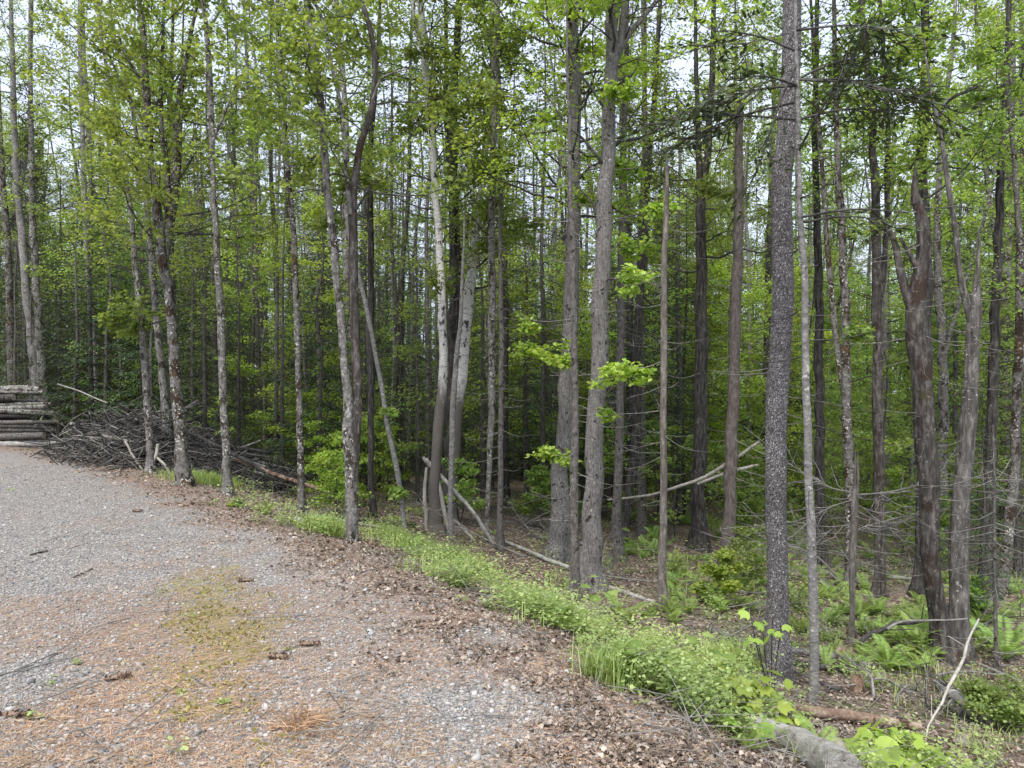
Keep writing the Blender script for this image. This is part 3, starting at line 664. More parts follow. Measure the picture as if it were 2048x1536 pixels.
hero('birch_tree', 'grey white speckled pair of stems joined near the base, brown mossy stem on its right', 'mottled',
     [(703, 1082, 17), (703, 1020, 22), (700, 930, 23), (697, 830, 20), (688, 720, 16), (678, 600, 15), (668, 500, 15), (657, 400, 15), (651, 330, 14), (641, 200, 14), (627, 100, 15), (613, 0, 14)],
     forks=[[(706, 960, 18), (712, 850, 18), (711, 700, 18), (706, 560, 18), (703, 430, 18), (712, 330, 14), (720, 280, 14), (735, 230, 14), (746, 180, 12), (748, 120, 11), (738, 50, 10), (722, 0, 10)],
            [(700, 430, 9), (690, 300, 8), (681, 210, 8), (664, 130, 7), (652, 60, 7), (628, 0, 6)], [(745, 200, 6), (762, 160, 5), (790, 145, 4), (838, 133, 2)]], crown=(3.6, 9, 60, 1.6, 10), leafm='leaf', ls=.09, fmats={0: 'mossy', 3: 'mossy'}, sprays=[(735, 360, 60, .6), (600, 330, 60, .9), (650, 440, 40, .7)])
hero('dead_tree', 'thin bare pale pole leaning left across its neighbours, standing beside the fallen pole', 'smooth_grey',
     [(813, 1078, 9), (797, 960, 11), (775, 850, 10), (757, 740, 9), (738, 640, 9), (715, 540, 8), (698, 470, 7), (690, 400, 6)], top='broken', sides=8, sprays=[(770, 820, 16, 0), (795, 985, 14)], leafm='leaf_y')
hero('maple_tree', 'straight dark upright trunk behind the leaning pale pole', 'dark',
     [(745, 1035, 12), (742, 900, 12), (742, 700, 12), (742, 540, 12), (741, 420, 13), (739, 320, 12), (748, 220, 10), (756, 100, 8), (760, 0, 6)], crown=(6, 13, 26, 1.7))
hero('birch_tree', 'white paper birch curving up from the dark foot of the clump with leaning sticks', 'birch',
     [(872, 1066, 24), (868, 1020, 24), (872, 930, 22), (879, 850, 22), (884, 760, 19), (886, 680, 17), (883, 580, 16), (879, 490, 15), (871, 400, 15), (866, 300, 15), (862, 250, 15), (853, 170, 16), (846, 80, 14), (838, 0, 12)],
     forks=[[(853, 175, 10), (845, 110, 9), (830, 50, 8), (825, 0, 7)]], crown=(4.0, 11, 44, 1.7, 13), leafm='leaf', sprays=[(905, 220, 60, -.8), (960, 190, 70, -1.0), (860, 90, 60, -.5), (1000, 330, 60, -.9), (880, 190, 50, -.6), (950, 280, 55, -1), (820, 240, 60, .6)])
hero('maple_tree', 'thick dark grey trunk between the two white birches of the clump', 'dark',
     [(897, 1058, 34), (901, 950, 28), (905, 850, 27), (909, 700, 27), (911, 550, 25), (911, 450, 21), (906, 330, 18), (906, 200, 17), (914, 100, 15), (920, 0, 13)], Y=at(897, 1050)[1] + .35,
     forks=[[(907, 400, 13), (898, 330, 12), (892, 240, 11), (890, 120, 9), (888, 0, 8)]], dead=(40, .3, .95), crown=(5, 12, 36, 1.9), leafm='leaf')
hero('birch_tree', 'white birch leaning right out of the clump, speckled with black', 'birch',
     [(905, 1056, 18), (912, 900, 20), (918, 800, 21), (926, 720, 23), (934, 640, 23), (942, 550, 21), (951, 470, 17), (962, 390, 14), (971, 300, 14), (978, 220, 15), (986, 120, 16), (986, 50, 16), (990, 0, 16)],
     Y=at(905, 1050)[1] + .1, forks=[[(984, 110, 9), (970, 50, 8), (962, 0, 8)]], crown=(4.5, 12, 50, 1.7, 14), leafm='leaf', sprays=[(930, 330, 60, -1.2), (1000, 480, 55, -.8), (985, 400, 50, -.4), (1060, 440, 55, -.2), (1040, 200, 70, -.5), (1070, 90, 70, 0), (1020, 60, 50, .3), (890, 560, 35, -.6)])
hero('spruce_tree', 'slender grey stem rising in front of the right birch of the clump', 'smooth_grey',
     [(901, 1072, 10), (902, 960, 11), (905, 830, 12), (912, 740, 11), (920, 640, 8), (926, 520, 6), (930, 420, 4)], top='live', sides=9, dead=(30, .4, .95))
hero('maple_tree', 'slim grey trunk bowed slightly, just left of the thin twiggy conifer', 'mottled',
     [(974, 1085, 9), (978, 950, 10), (984, 800, 15), (984, 650, 15), (983, 500, 14), (986, 350, 13), (990, 200, 11), (994, 80, 9), (996, 0, 8)], crown=(5, 12, 30, 1.6), leafm='leaf')
hero('conifer_tree', 'thin straight conifer with comb of pale dead twigs, left of the scarred spotted trunk', 'conifer',
     [(999, 1100, 16), (1000, 1000, 12), (1001, 850, 11), (1003, 700, 10), (1001, 580, 9), (1000, 450, 7), (999, 330, 5), (998, 220, 3)], sides=9, dead=(60, .15, .7, (.3, .8)), cat='conifer', brm='twig')
hero('maple_tree', 'thick spotted grey trunk with a torn brown scar high up, left of the stoutest pair', 'grey_spot',
     [(1113, 1118, 40), (1118, 1020, 37), (1124, 900, 33), (1132, 780, 32), (1140, 650, 31), (1145, 520, 28), (1149, 400, 25), (1150, 300, 23), (1149, 180, 26), (1147, 90, 25), (1144, 0, 22)], sides=20, rough=.08, crown=(5.5, 12, 44, 2.0, 12), leafm='leaf_b',
     sprays=[(1075, 690, 60, -1), (1060, 650, 30, -1.2), (1110, 720, 40, -1.2), (1180, 400, 35), (1195, 100, 70, .4), (1100, 905, 28, -1.2), (1130, 915, 22, -1.2)])
hero('conifer_tree', 'thin dark footed conifer with dead twigs close in front of the two thick spotted trunks', 'conifer',
     [(1149, 1198, 20), (1149, 1100, 17), (1149, 950, 16), (1149, 800, 14), (1147, 650, 13), (1145, 500, 12), (1140, 400, 9), (1139, 250, 7), (1135, 130, 5), (1133, 0, 3)], cat='conifer', dead=(90, .12, .98, (.3, 1.0)), brm='twig')
hero('maple_tree', 'thickest spotted grey trunk near the picture centre with a fork at the top', 'grey_spot',
     [(1178, 1178, 42), (1183, 1080, 38), (1189, 950, 36), (1195, 800, 34), (1200, 650, 33), (1206, 500, 32), (1212, 350, 29), (1217, 220, 27), (1222, 100, 25), (1228, 0, 24)], sides=22, rough=.07,
     forks=[[(1216, 130, 18), (1238, 90, 14), (1248, 0, 13)], [(1220, 150, 12), (1250, 80, 12), (1275, 45, 11), (1312, 0, 9)]], crown=(5.0, 12, 50, 2.2, 13), leafm='leaf_b',
     sprays=[(1230, 740, 45, -1), (1285, 738, 32, -.8), (1265, 545, 55, -.6), (1280, 480, 55, .2), (1260, 330, 60, .5), (1210, 825, 14, -.6), (1250, 180, 50, -.4), (1330, 410, 45, -.2)])
hero('spruce_tree', 'dark upright conifer trunk just right of the thickest spotted trunk', 'conifer',
     [(1231, 1120, 24), (1234, 1000, 18), (1238, 880, 17), (1240, 750, 16), (1241, 600, 15), (1243, 450, 14), (1247, 300, 12), (1252, 150, 10), (1255, 0, 8)], dead=(90, .1, .9), cat='conifer', brm='twig')
hero('maple_tree', 'almost black trunk leaning right between two straight conifers', 'dark',
     [(1243, 1085, 22), (1256, 1000, 20), (1268, 920, 20), (1274, 820, 19), (1272, 720, 17), (1280, 600, 16), (1290, 480, 14), (1296, 350, 12), (1310, 180, 10), (1320, 0, 8)], crown=(5.5, 12, 24, 1.7))
hero('spruce_tree', 'straight dark bluish trunk behind the pale thin snag', 'dark',
     [(1297, 985, 18), (1296, 850, 17), (1292, 650, 15), (1288, 480, 13), (1288, 300, 10), (1290, 100, 8), (1290, 0, 6)], dead=(60, .1, .9))
hero('dead_tree', 'thin beige snag with broken top left of the dark ridged trunk', 'snag',
     [(1325, 1212, 18), (1325, 1080, 15), (1326, 900, 14), (1327, 750, 13), (1328, 600, 13), (1330, 480, 11), (1333, 372, 11)], top='broken', cat='dead tree', dead=(50, .1, .9, (.15, .8)), sides=10, brm='twig')
hero('maple_tree', 'dark deeply ridged trunk that forks high up, behind the ferns left of the reddish snag', 'dark',
     [(1397, 1100, 32), (1398, 1000, 28), (1400, 850, 27), (1402, 700, 25), (1402, 560, 22), (1402, 430, 19), (1399, 360, 15), (1395, 240, 10), (1392, 100, 8), (1390, 0, 6)],
     forks=[[(1401, 420, 13), (1414, 320, 14), (1420, 220, 13), (1424, 100, 11), (1426, 0, 9)]], crown=(5.5, 13, 44, 2.0), leafm='leaf', sprays=[(1440, 370, 60, -1)])
hero('dead_tree', 'straight reddish brown snag with a broken pointed top left of the big scaly spruce', 'snag_red',
     [(1455, 1148, 28), (1459, 1000, 25), (1465, 850, 24), (1470, 700, 22), (1474, 550, 21), (1476, 420, 18), (1477, 320, 17), (1479, 222, 14)], top='broken', cat='dead tree', dead=(70, .15, .98, (.2, .9)), brm='twig')
hero('spruce_tree', 'dark narrow trunk half hidden behind the left edge of the big scaly spruce', 'dark',
     [(1533, 1030, 16), (1533, 850, 15), (1535, 650, 14), (1540, 450, 12), (1545, 300, 10), (1550, 100, 8)], dead=(50, .1, .9))
# the big scaly spruce
hero('spruce_tree', 'big straight spruce with scaly purplish grey bark, flared foot and bare trunk', 'spruce',
     [(1553, 1362, 52), (1553, 1280, 46), (1552, 1180, 41), (1553, 1050, 40), (1554, 920, 41), (1556, 800, 42), (1559, 650, 41), (1565, 450, 40), (1571, 300, 38), (1578, 150, 36), (1583, 0, 34)], sides=44, rough=.05, flare=.42, cat='conifer',
     dead=(34, .25, .98, (.1, .7)), brm='twig')
hero('pine_tree', 'smooth slender grey trunk right beside the big scaly spruce, long needled boughs high up', 'smooth_grey',
     [(1628, 1412, 19), (1629, 1330, 18), (1627, 1200, 18), (1621, 1060, 17), (1616, 930, 16), (1613, 800, 15), (1612, 680, 14), (1607, 540, 13), (1600, 430, 12), (1597, 300, 11), (1596, 200, 10), (1592, 80, 7), (1590, 0, 6)], cat='conifer', sides=16, rough=.05, flare=.12,
     boughs=[(160, 1810, 188, 14), (172, 1400, 215, 18), (165, 1450, 160, 12), (240, 1780, 222, 14), (300, 1690, 150, 12), (235, 1290, 250, 20), (205, 1330, 300, 16), (160, 1700, 120, 12), (440, 1770, 440, 3), (430, 1820, 425, 2), (100, 1450, 60, 8), (60, 1800, 60, 14), (160, 1900, 215, 16), (130, 1520, 330, 8)],
     leafm='needle', dead=(44, .2, .9, (.3, 1.2)), brm='dtwig')
hero('dead_tree', 'small dead trunk with broken top and long level twigs right of the smooth slender trunk', 'snag',
     [(1702, 1292, 9), (1703, 1220, 10), (1704, 1130, 13), (1710, 1040, 15), (1714, 978, 13)], top='broken', cat='dead tree', sides=9, brm='twig',
     limbs=[[(1706, 985, 3), (1660, 975, 3), (1632, 955, 2)], [(1712, 990, 4), (1770, 985, 3), (1820, 975, 3), (1850, 962, 2)], [(1705, 1000, 3), (1660, 1015, 3), (1632, 1035, 2)], [(1712, 1010, 3), (1750, 1025, 2), (1800, 1040, 2)], [(1706, 1050, 3), (1670, 1055, 2), (1640, 1080, 2)], [(1712, 1060, 3), (1740, 1050, 2), (1800, 1035, 2)], [(1704, 1130, 3), (1680, 1100, 2), (1640, 1085, 2)]], dead=(30, .3, .98, (.2, .7)))
hero('maple_tree', 'dark brown trunk behind the smooth slender trunk, second row', 'dark',
     [(1642, 1135, 20), (1641, 1000, 19), (1639, 820, 18), (1638, 650, 17), (1636, 480, 15), (1630, 300, 12), (1632, 150, 10), (1635, 0, 8)], crown=(6, 13, 26, 1.8))
hero('maple_tree', 'pair of dark trunks rising behind the small dead trunk', 'mottled_moss',
     [(1700, 1180, 20), (1700, 1050, 20), (1698, 900, 20), (1692, 760, 18), (1690, 600, 16), (1684, 450, 14), (1676, 320, 12), (1672, 180, 10), (1668, 0, 8)], crown=(6, 13, 34, 1.8), forks=[[(1697, 850, 12), (1680, 700, 12), (1668, 550, 11), (1660, 350, 9), (1650, 150, 7), (1645, 0, 6)]])
hero('maple_tree', 'dark mossy trunk left of the old double trunk, its top curving left', 'mossy',
     [(1760, 1195, 22), (1758, 1050, 20), (1756, 880, 20), (1755, 700, 20), (1752, 560, 19), (1750, 420, 17), (1748, 320, 15), (1740, 200, 13), (1732, 110, 12), (1722, 0, 10)], forks=[[(1754, 640, 12), (1768, 520, 11), (1772, 400, 10), (1770, 250, 9), (1760, 100, 8), (1752, 0, 7)]], crown=(5.5, 13, 40, 1.9), sprays=[(1720, 660, 40, -1), (1760, 880, 60, 1)])
hero('maple_tree', 'old mossy double trunk, left stem reddish brown and snapped off above its fork', 'mossy',
     [(1893, 1318, 44), (1884, 1240, 34), (1866, 1160, 34), (1857, 1070, 33), (1857, 950, 37), (1850, 850, 36), (1842, 740, 38), (1838, 650, 40), (1838, 590, 34), (1846, 500, 28), (1842, 440, 22), (1832, 390, 16)], top='broken', sides=20, rough=.2,
     forks=[[(1834, 640, 24), (1818, 590, 19), (1806, 540, 16), (1796, 480, 12), (1782, 450, 9), (1770, 430, 6)], [(1842, 560, 12), (1820, 510, 9), (1800, 475, 6)]], dead=(40, .3, .98, (.2, .9)), cat='tree', brm='twig')
hero('maple_tree', 'old mossy double trunk, right stem grey with moss and dead forked top', 'oldgrey',
     [(1915, 1315, 40), (1919, 1220, 36), (1920, 1120, 35), (1921, 1030, 34), (1930, 920, 32), (1939, 800, 28), (1943, 700, 25), (1946, 640, 25), (1952, 570, 14), (1957, 530, 8)], top='broken', sides=18, rough=.18,
     forks=[[(1945, 650, 16), (1928, 590, 13), (1916, 530, 11), (1908, 440, 10), (1890, 330, 9), (1878, 260, 7), (1860, 180, 5), (1846, 80, 4)]], dead=(30, .3, .98, (.2, .6)), Y=at(1900, 1314)[1] + .12, brm='twig')
hero('maple_tree', 'straight nearly black trunk rising behind the snapped mossy stem', 'dark',
     [(1838, 1195, 26), (1845, 1000, 24), (1850, 800, 23), (1852, 600, 22), (1846, 420, 22), (1842, 320, 22), (1847, 220, 19), (1850, 120, 17), (1849, 0, 15)], crown=(6, 13, 36, 2.0), forks=[[(1843, 300, 10), (1870, 250, 8), (1900, 200, 7), (1960, 170, 5)]])
hero('maple_tree', 'grey trunk with pale lichen behind the old double trunk, forking wide', 'mottled',
     [(1882, 1130, 22), (1884, 980, 20), (1886, 850, 19), (1885, 720, 18), (1880, 600, 17), (1874, 480, 14), (1878, 350, 12), (1890, 220, 10), (1905, 90, 8), (1912, 0, 7)], forks=[[(1887, 720, 10), (1905, 640, 10), (1925, 580, 8), (1950, 500, 7), (1980, 380, 6), (1995, 250, 5)]], crown=(5.5, 13, 36, 2.0), leafm='leaf_b')
hero('spruce_tree', 'dark trunk with bare twigs near the right edge, leaning slightly right', 'dark',
     [(1968, 1195, 32), (1975, 1080, 26), (1982, 920, 22), (1986, 780, 20), (1990, 620, 18), (1997, 470, 16), (2004, 300, 13), (2012, 150, 10), (2018, 0, 8)], dead=(130, .15, .95, (.4, 1.5)), cat='conifer', brm='dtwig')
hero('maple_tree', 'forked dark stem leaning outward at the right edge', 'mottled_moss',
     [(2003, 1190, 18), (2018, 1050, 20), (2028, 930, 18), (2033, 800, 16), (2038, 650, 14), (2040, 500, 12), (2030, 350, 10), (2020, 200, 9), (2015, 0, 7)], forks=[[(2030, 900, 10), (2044, 780, 9), (2060, 600, 8)]], crown=(4, 12, 40, 2.0), leafm='leaf', sprays=[(1980, 190, 90, .5), (1960, 90, 70), (1960, 260, 60, -.5)])
hero('conifer_tree', 'thin young conifer stem with pale twigs in front of the right edge trees', 'conifer',
     [(1992, 1352, 8), (1990, 1220, 7), (1989, 1100, 6), (1988, 980, 5), (1986, 850, 4)], sides=7, dead=(50, .15, .9, (.3, .9)), brm='twig', cat='conifer')
hero('conifer_tree', 'thin leaning bare pole between the log pile and the brush pile', 'smooth_grey',
     [(158, 850, 6), (168, 780, 6), (178, 730, 5), (188, 690, 4)], sides=6, dead=(10, .3, .9))
hero('conifer_tree', 'thin grey pole leaning right at the left edge behind the logs', 'smooth_grey',
     [(2, 850, 6), (6, 760, 6), (12, 660, 5), (16, 600, 4)], sides=6, dead=(10, .3, .9))

# ------------------------------------------------------------------ the trees behind, each a thing of its own
heroxy = [(o.location.x, o.location.y) for o in HERO.values()]
placed = list(heroxy)
WHERE = [(140, ' behind the log stack'), (420, ' behind the brush pile'), (640, ' right of the brush pile'), (840, ' behind the mottled pair'), (1060, ' behind the birch clump'), (1290, ' behind the spotted trunks'), (1500, ' behind the two snags'), (1720, ' behind the big spruce'), (9999, ' around the double trunk')]
for p in DEC + CON + POL + SAP + YNG: p['base'] = p['label']; p['label_kind'] = {'tree': 'slender trees', 'conifer': 'conifers', 'sapling': 'saplings'}[p['category']]
def scatter(protos, n, rmin, rmax, amin, amax, gap, rs, scale=(.85, 1.2), wfn=None):
    out = 0; tries = 0
    while out < n and tries < n * 60:
        tries += 1
        a = rs.uniform(amin, amax); y = math.sqrt(rs.uniform(rmin ** 2, rmax ** 2)); x = a * y
        if float(edge_d(x, y)) < 2.2: continue
        if wfn is not None and rs.random() > wfn(x / y * F + 1024, y): continue
        if any((x - q[0]) ** 2 + (y - q[1]) ** 2 < gap * gap for q in placed): continue
        placed.append((x, y)); p = protos[out % len(protos)] if wfn is None or len(protos) < 2 else protos[rs.integers(len(protos))]
        o = p if not p.get('used') else copy_tree(p); p['used'] = 1
        s = rs.uniform(*scale); px_ = x / y * F + 1024
        w_ = ('nearer rows' if y < 24 else 'middle rows' if y < 33 else 'far rows') + next(t_ for m_, t_ in WHERE if px_ < m_)
        o['label'] = p['base'] + ' in the ' + w_; o['group'] = p['label_kind'] + ' in the ' + w_; lean = .035 * a + rs.normal() * .018
        o.location = (x, y, float(terr(x, y)) - .08); o.rotation_euler = (rs.normal() * .015, lean, rs.uniform(0, 6.283))
        o.rotation_mode = 'ZYX'; o.scale = (s, s, s * rs.uniform(.95, 1.1)); out += 1
    return out
rs = np.random.default_rng(99)
I_ = lambda xs, vs: (lambda px, y: np.interp(px, xs, vs))
scatter(SAP, 80, 12, 34, -.6, .7, .6, rs)
scatter(YNG, 74, 18, 42, -.68, .7, .9, rs, (.8, 1.25), I_([0, 500, 700, 1100, 1300, 2048], [.55, .5, .35, .35, 1, 1]))
scatter([CON[2], CON[1]], 92, 18.5, 38, -.68, .6, .95, rs, (.7, 1.15), I_([0, 250, 900, 1150, 1400, 2048], [1, 1, 1, .9, .2, .35]))
scatter([CON[0], CON[1], CON[3]], 36, 21, 44, -.68, .68, 1.3, rs, (.75, 1.05), I_([0, 500, 900, 1300, 1500, 2048], [.8, 1, 1, .8, .3, .4]))
scatter(POL, 112, 18, 44, -.62, .62, .7, rs, wfn=I_([0, 450, 600, 1150, 1300, 2048], [.3, .35, 1, 1, .3, .15]))
scatter(DEC, 86, 20, 46, -.68, .7, 1.2, rs, wfn=I_([0, 600, 900, 1150, 1400, 2048], [1, 1, .6, .5, .9, 1]))
def put(p, px, Y, sc, label, rz=1.0):
    o = copy_tree(p); x = (px - 1024) / F * Y; o.location = (x, Y, float(terr(x, Y)) - .08); o.scale = (sc, sc, sc); o.rotation_euler = (0, 0, rz); o['label'] = label
    if 'used' in o: del o['used']
    if 'group' in o: del o['group']
for a_ in ((CON[1], 62, 24, .6, 'dark hemlock boughs directly behind the two trunks at the log stack'), (CON[2], 150, 21, 1.0, 'low dark fir between the log stack and the brush pile'), (CON[1], 410, 17.5, .62, 'dark hemlock between the forked maple and the slim mottled trunk'), (CON[1], 478, 18.5, .55, 'dark young hemlock just right of the slim straight mottled trunk'), (CON[1], 565, 18, .6, 'dark hemlock left of the slender mottled trunk by the white boulder'), (CON[2], 640, 17, .95, 'dark fir left of the mottled stem pair'), (CON[1], 735, 19, .6, 'dark hemlock behind the leaning pale pole'),
           (CON[1], 835, 17.5, .58, 'dark hemlock left of the white curving birch'), (CON[1], 965, 18, .66, 'dark hemlock right behind the leaning birch'), (CON[0], 1085, 19, .62, 'dark spruce left of the scarred spotted trunk'), (CON[0], 1330, 19, .66, 'dark spruce behind the beige snag'), (CON[0], 806, 19.5, .62, 'dark bushy spruce between the mottled stem pair and the white birches'), (CON[1], 1052, 21, .85, 'dense dull green hemlock between the birch clump and the scarred spotted trunk'),
           (CON[1], 385, 20.5, .7, 'dull hemlock boughs right of the stout forked maple, behind the brush pile'), (CON[0], 505, 23, .66, 'dark conifer behind the right end of the brush pile'), (CON[0], 120, 25, .62, 'dark conifer just right of the two trunks behind the log stack'),
           (CON[1], 30, 25, .7, 'dark conifer left of the two trunks behind the log stack'), (CON[1], 180, 26, .66, 'dark conifer left of the bare curved trunk behind the brush pile'), (CON[0], 1283, 17, .95, 'tall dark green spruce crown between the thickest spotted trunk and the beige snag'),
           (CON[1], 620, 22, .62, 'dull olive hemlock behind the slender dark mottled trunk'), (CON[2], 1965, 10.6, .42, 'small light green fir in front of the old grey double trunk stem'), (CON[0], 215, 33, 1.0, 'tall dark spruce far back above the log stack'), (CON[1], 2035, 15, .75, 'dark hemlock boughs at the right edge of the forest'), (CON[1], 1240, 20, .8, 'dark hemlock behind the almost black leaning trunk')):
    put(*a_[:4], a_[4], rz=a_[1] * .01)
for p in DEC + CON + POL + SAP + YNG:
    if 'used' in p: del p['used']
for o in COL.objects:
    for k_ in ('used', 'base', 'label_kind'):
        if k_ in o: del o[k_]

# ------------------------------------------------------------------ far-off wood that reads as one mass
def far_wood():
    rs = np.random.default_rng(500); gs = {k: Geo() for k in ('t', 'a', 'b', 'c')}
    def crown(g, x, y, z0, z1, rad, n, ls, cone=False):
        u = rs.random(n); zz = z0 + (z1 - z0) * u
        prof = (1.02 - u) if cone else np.sin(np.pi * np.clip(u * .9 + .08, 0, 1)) ** .6
        k = 26; cu = rs.random(k); ca = rs.random(k) * 6.283; ci = rs.integers(0, k, n)      # leaf clumps
        a = ca[ci] + rs.normal(size=n) * .35; zz = z0 + (z1 - z0) * np.clip(cu[ci] + rs.normal(size=n) * .03, 0, 1); u = (zz - z0) / (z1 - z0)
        prof = (1.02 - u) if cone else np.sin(np.pi * np.clip(u * .9 + .08, 0, 1)) ** .6
        r = rad * prof * rs.uniform(.15, 1.1, n)
        P = np.stack([x + r * np.cos(a), y + r * np.sin(a), zz + rs.normal(size=n) * .25 - (r * .25 if cone else 0)], 1)
        leaves(g, P, rdir(n, .4, rs), rdir(n, 1, rs) * .6 + [0, 0, 1], ls * rs.uniform(.6, 1.2, n), T_KITE, .3, rs)
    cnt = 0
    while cnt < 330:
        a = rs.uniform(-.75, .78); y = math.sqrt(rs.uniform(40 ** 2, 84 ** 2)); x = a * y
        if float(edge_d(x, y)) < 3: continue
        cnt += 1; z = float(terr(x, y)) - .2; px = x / y * F + 1024
        H = rs.uniform(10, 16.5); r = rs.uniform(.07, .15)
        C = P_trunk(H, r, rs, .02, .1, 9); C[:, :3] += [x, y, z]; tube(gs['t'], C[:, :3], C[:, 3], 5)
        pc = np.interp(px, [0, 500, 1150, 1350, 2048], [.45, .5, .6, .25, .2])
        if rs.random() < pc: crown(gs['c'], x, y, z + H * rs.uniform(.05, .3), z + H, rs.uniform(1.6, 2.4), 1100, .26, True)
        else: crown(gs['a' if rs.random() < .55 else 'b'], x, y, z + H * rs.uniform(.12, .35), z + H, rs.uniform(1.8, 2.9), 1700, .155)
    for i in range(330):                          # low growth between the far stems
        a = rs.uniform(-.78, .8); y = math.sqrt(rs.uniform(30 ** 2, 88 ** 2)); x = a * y
        if float(edge_d(x, y)) < 3: continue
        z = float(terr(x, y)); px = x / y * F + 1024
        dark = rs.random() < np.interp(px, [0, 500, 1150, 1300, 2048], [.85, .85, .9, .35, .25])
        crown(gs['c' if dark else rs.choice(['a', 'b'])], x, y, z, z + rs.uniform(2, 6), rs.uniform(1.2, 2.4), 650, .17)
    g = Geo()
    for mi, k in enumerate(('t', 'a', 'b', 'c')):
        for v in [0]:
            off = g.n
            for vv in gs[k].v: g.v.append(vv); g.n += len(vv)
            for (kk, m), fl in gs[k].f.items(): g.f.setdefault((kk, mi), []).extend([q + off for q in fl])
    tag(g.build('distant_forest', [M['dark'], M['leaf_b'], M['leaf'], M['needle_b']], smooth=False), kind='stuff')
far_wood()

# ------------------------------------------------------------------ what lies on the road: crushed stone, needles, dead leaves
def ico():
    p = (1 + 5 ** .5) / 2
    v = np.array([(-1, p, 0), (1, p, 0), (-1, -p, 0), (1, -p, 0), (0, -1, p), (0, 1, p), (0, -1, -p), (0, 1, -p), (p, 0, -1), (p, 0, 1), (-p, 0, -1), (-p, 0, 1)]) / math.hypot(1, p)
    f = np.array([(0, 11, 5), (0, 5, 1), (0, 1, 7), (0, 7, 10), (0, 10, 11), (1, 5, 9), (5, 11, 4), (11, 10, 2), (10, 7, 6), (7, 1, 8), (3, 9, 4), (3, 4, 2), (3, 2, 6), (3, 6, 8), (3, 8, 9), (4, 9, 5), (2, 4, 11), (6, 2, 10), (8, 6, 7), (9, 8, 1)])
    return v, f
def stones(g, P, S, rs):
    v, f = ico(); n = len(P)
    V = v[None] * (1 + rs.normal(size=(n, 12, 1)) * .22) * rs.uniform(.55, 1.25, (n, 1, 3)) * [1, 1, .62]
    a = rs.random(n) * 6.283; c, s = np.cos(a), np.sin(a)
    V = np.stack([V[..., 0] * c[:, None] - V[..., 1] * s[:, None], V[..., 0] * s[:, None] + V[..., 1] * c[:, None], V[..., 2]], -1) * S[:, None, None] + P[:, None]
    g.add(V.reshape(-1, 3), (np.arange(n)[:, None, None] * 12 + f[None]).reshape(-1, 3))
def view_points(n, ymin, ymax, rs, pw=2.0, amin=-.7, amax=.7):
    """ground points, denser near the camera"""
    u = rs.random(n); y = (ymin ** (1 - pw) + u * (ymax ** (1 - pw) - ymin ** (1 - pw))) ** (1 / (1 - pw)) if pw != 1 else ymin * (ymax / ymin) ** u
    x = rs.uniform(amin, amax, n) * (y + .6); return x, y
rs = np.random.default_rng(7)
x, y = view_points(300000, 2.2, 15, rs, 1.35, -.75, .45)
d = edge_d(x, y); nd = f_needles(x, y); lit = f_litter(x, y); mo = f_mossy(x, y)
keep = (d < .7) & (rs.random(len(x)) > .5 * nd) & (rs.random(len(x)) > .72 * lit) & (rs.random(len(x)) > .75 * mo) & (rs.random(len(x)) < .35 + .9 * fbm(x * 2.4, y * 2.4, 61))
x, y = x[keep], y[keep]; S = np.exp(rs.normal(-5.12, .42, len(x))) * np.interp(y, [3, 10, 15], [1, 1.15, 1.5]); S = np.clip(S, .003, .024)
g = Geo(); stones(g, np.stack([x, y, roadz(x, y) + S * .2], 1), S, rs)
tag(g.build('gravel', M['stone'], smooth=False), kind='stuff')

def flat_scatter(n, f, ymin, ymax, pw, zf, lift, amin=-.75, amax=.75):
    x, y = view_points(n, ymin, ymax, rs, pw, amin, amax); k = rs.random(n) < f(x, y); x, y = x[k], y[k]
    return np.stack([x, y, zf(x, y) + lift * rs.random(len(x))], 1)
def topz(x, y): return np.maximum(terr(x, y), np.where(edge_d(x, y) < .95, roadz(x, y), -99))
T_ND = np.array([(0, 0), (.012, .5), (0, 1), (-.012, .5)])
P = flat_scatter(110000, lambda x, y: np.where(edge_d(x, y) < .3, .06 + .94 * f_needles(x, y), .0), 2.2, 9, 1.6, roadz, .022)
k = len(P); g = Geo(); leaves(g, P, rdir(k, .06, rs), rdir(k, 1, rs) * .35 + [0, 0, 1], rs.uniform(.05, .1, k), T_ND * [1.3, 1], .05, rs)
tag(g.build('pine_needles', M['needles_r'], smooth=False), kind='stuff')
def litden(x, y):
    d = edge_d(x, y); return np.where(d < 1.1, .75 * f_litter(x, y) * sstep(.25, .6, fbm(x * 5, y * 5, 72)), .35 + .65 * sstep(.4, .6, fbm(x * .7, y * .7, 71)))
P = flat_scatter(270000, litden, 2.3, 19, 1.5, topz, .03)
k = len(P); g = Geo(); leaves(g, P, rdir(k, .25, rs), rdir(k, 1, rs) * .65 + [0, 0, 1], rs.uniform(.01, .033, k) * np.interp(P[:, 1], [4, 14], [1, 1.8]), T_MAPLE * [1.0, .9], .75, rs)
tag(g.build('leaf_litter', M['litter'], smooth=False), kind='stuff')
# moss on the road
P = flat_scatter(30000, lambda x, y: np.where(edge_d(x, y) < .2, f_mossy(x, y) * .8, 0) * sstep(.4, .6, fbm(x * 7, y * 7, 33)), 3, 7.5, 1.2, roadz, .012, -.6, .1)
mm = leafmat('moss', (.16, .145, .04), (.25, .22, .06), (.36, .32, .11), .2)
k = len(P); g = Geo(); leaves(g, P, rdir(k, .5, rs) + [0, 0, .6], rdir(k, 1, rs), rs.uniform(.012, .028, k), T_KITE, .1, rs)
tag(g.build('moss', mm, smooth=False), kind='stuff')
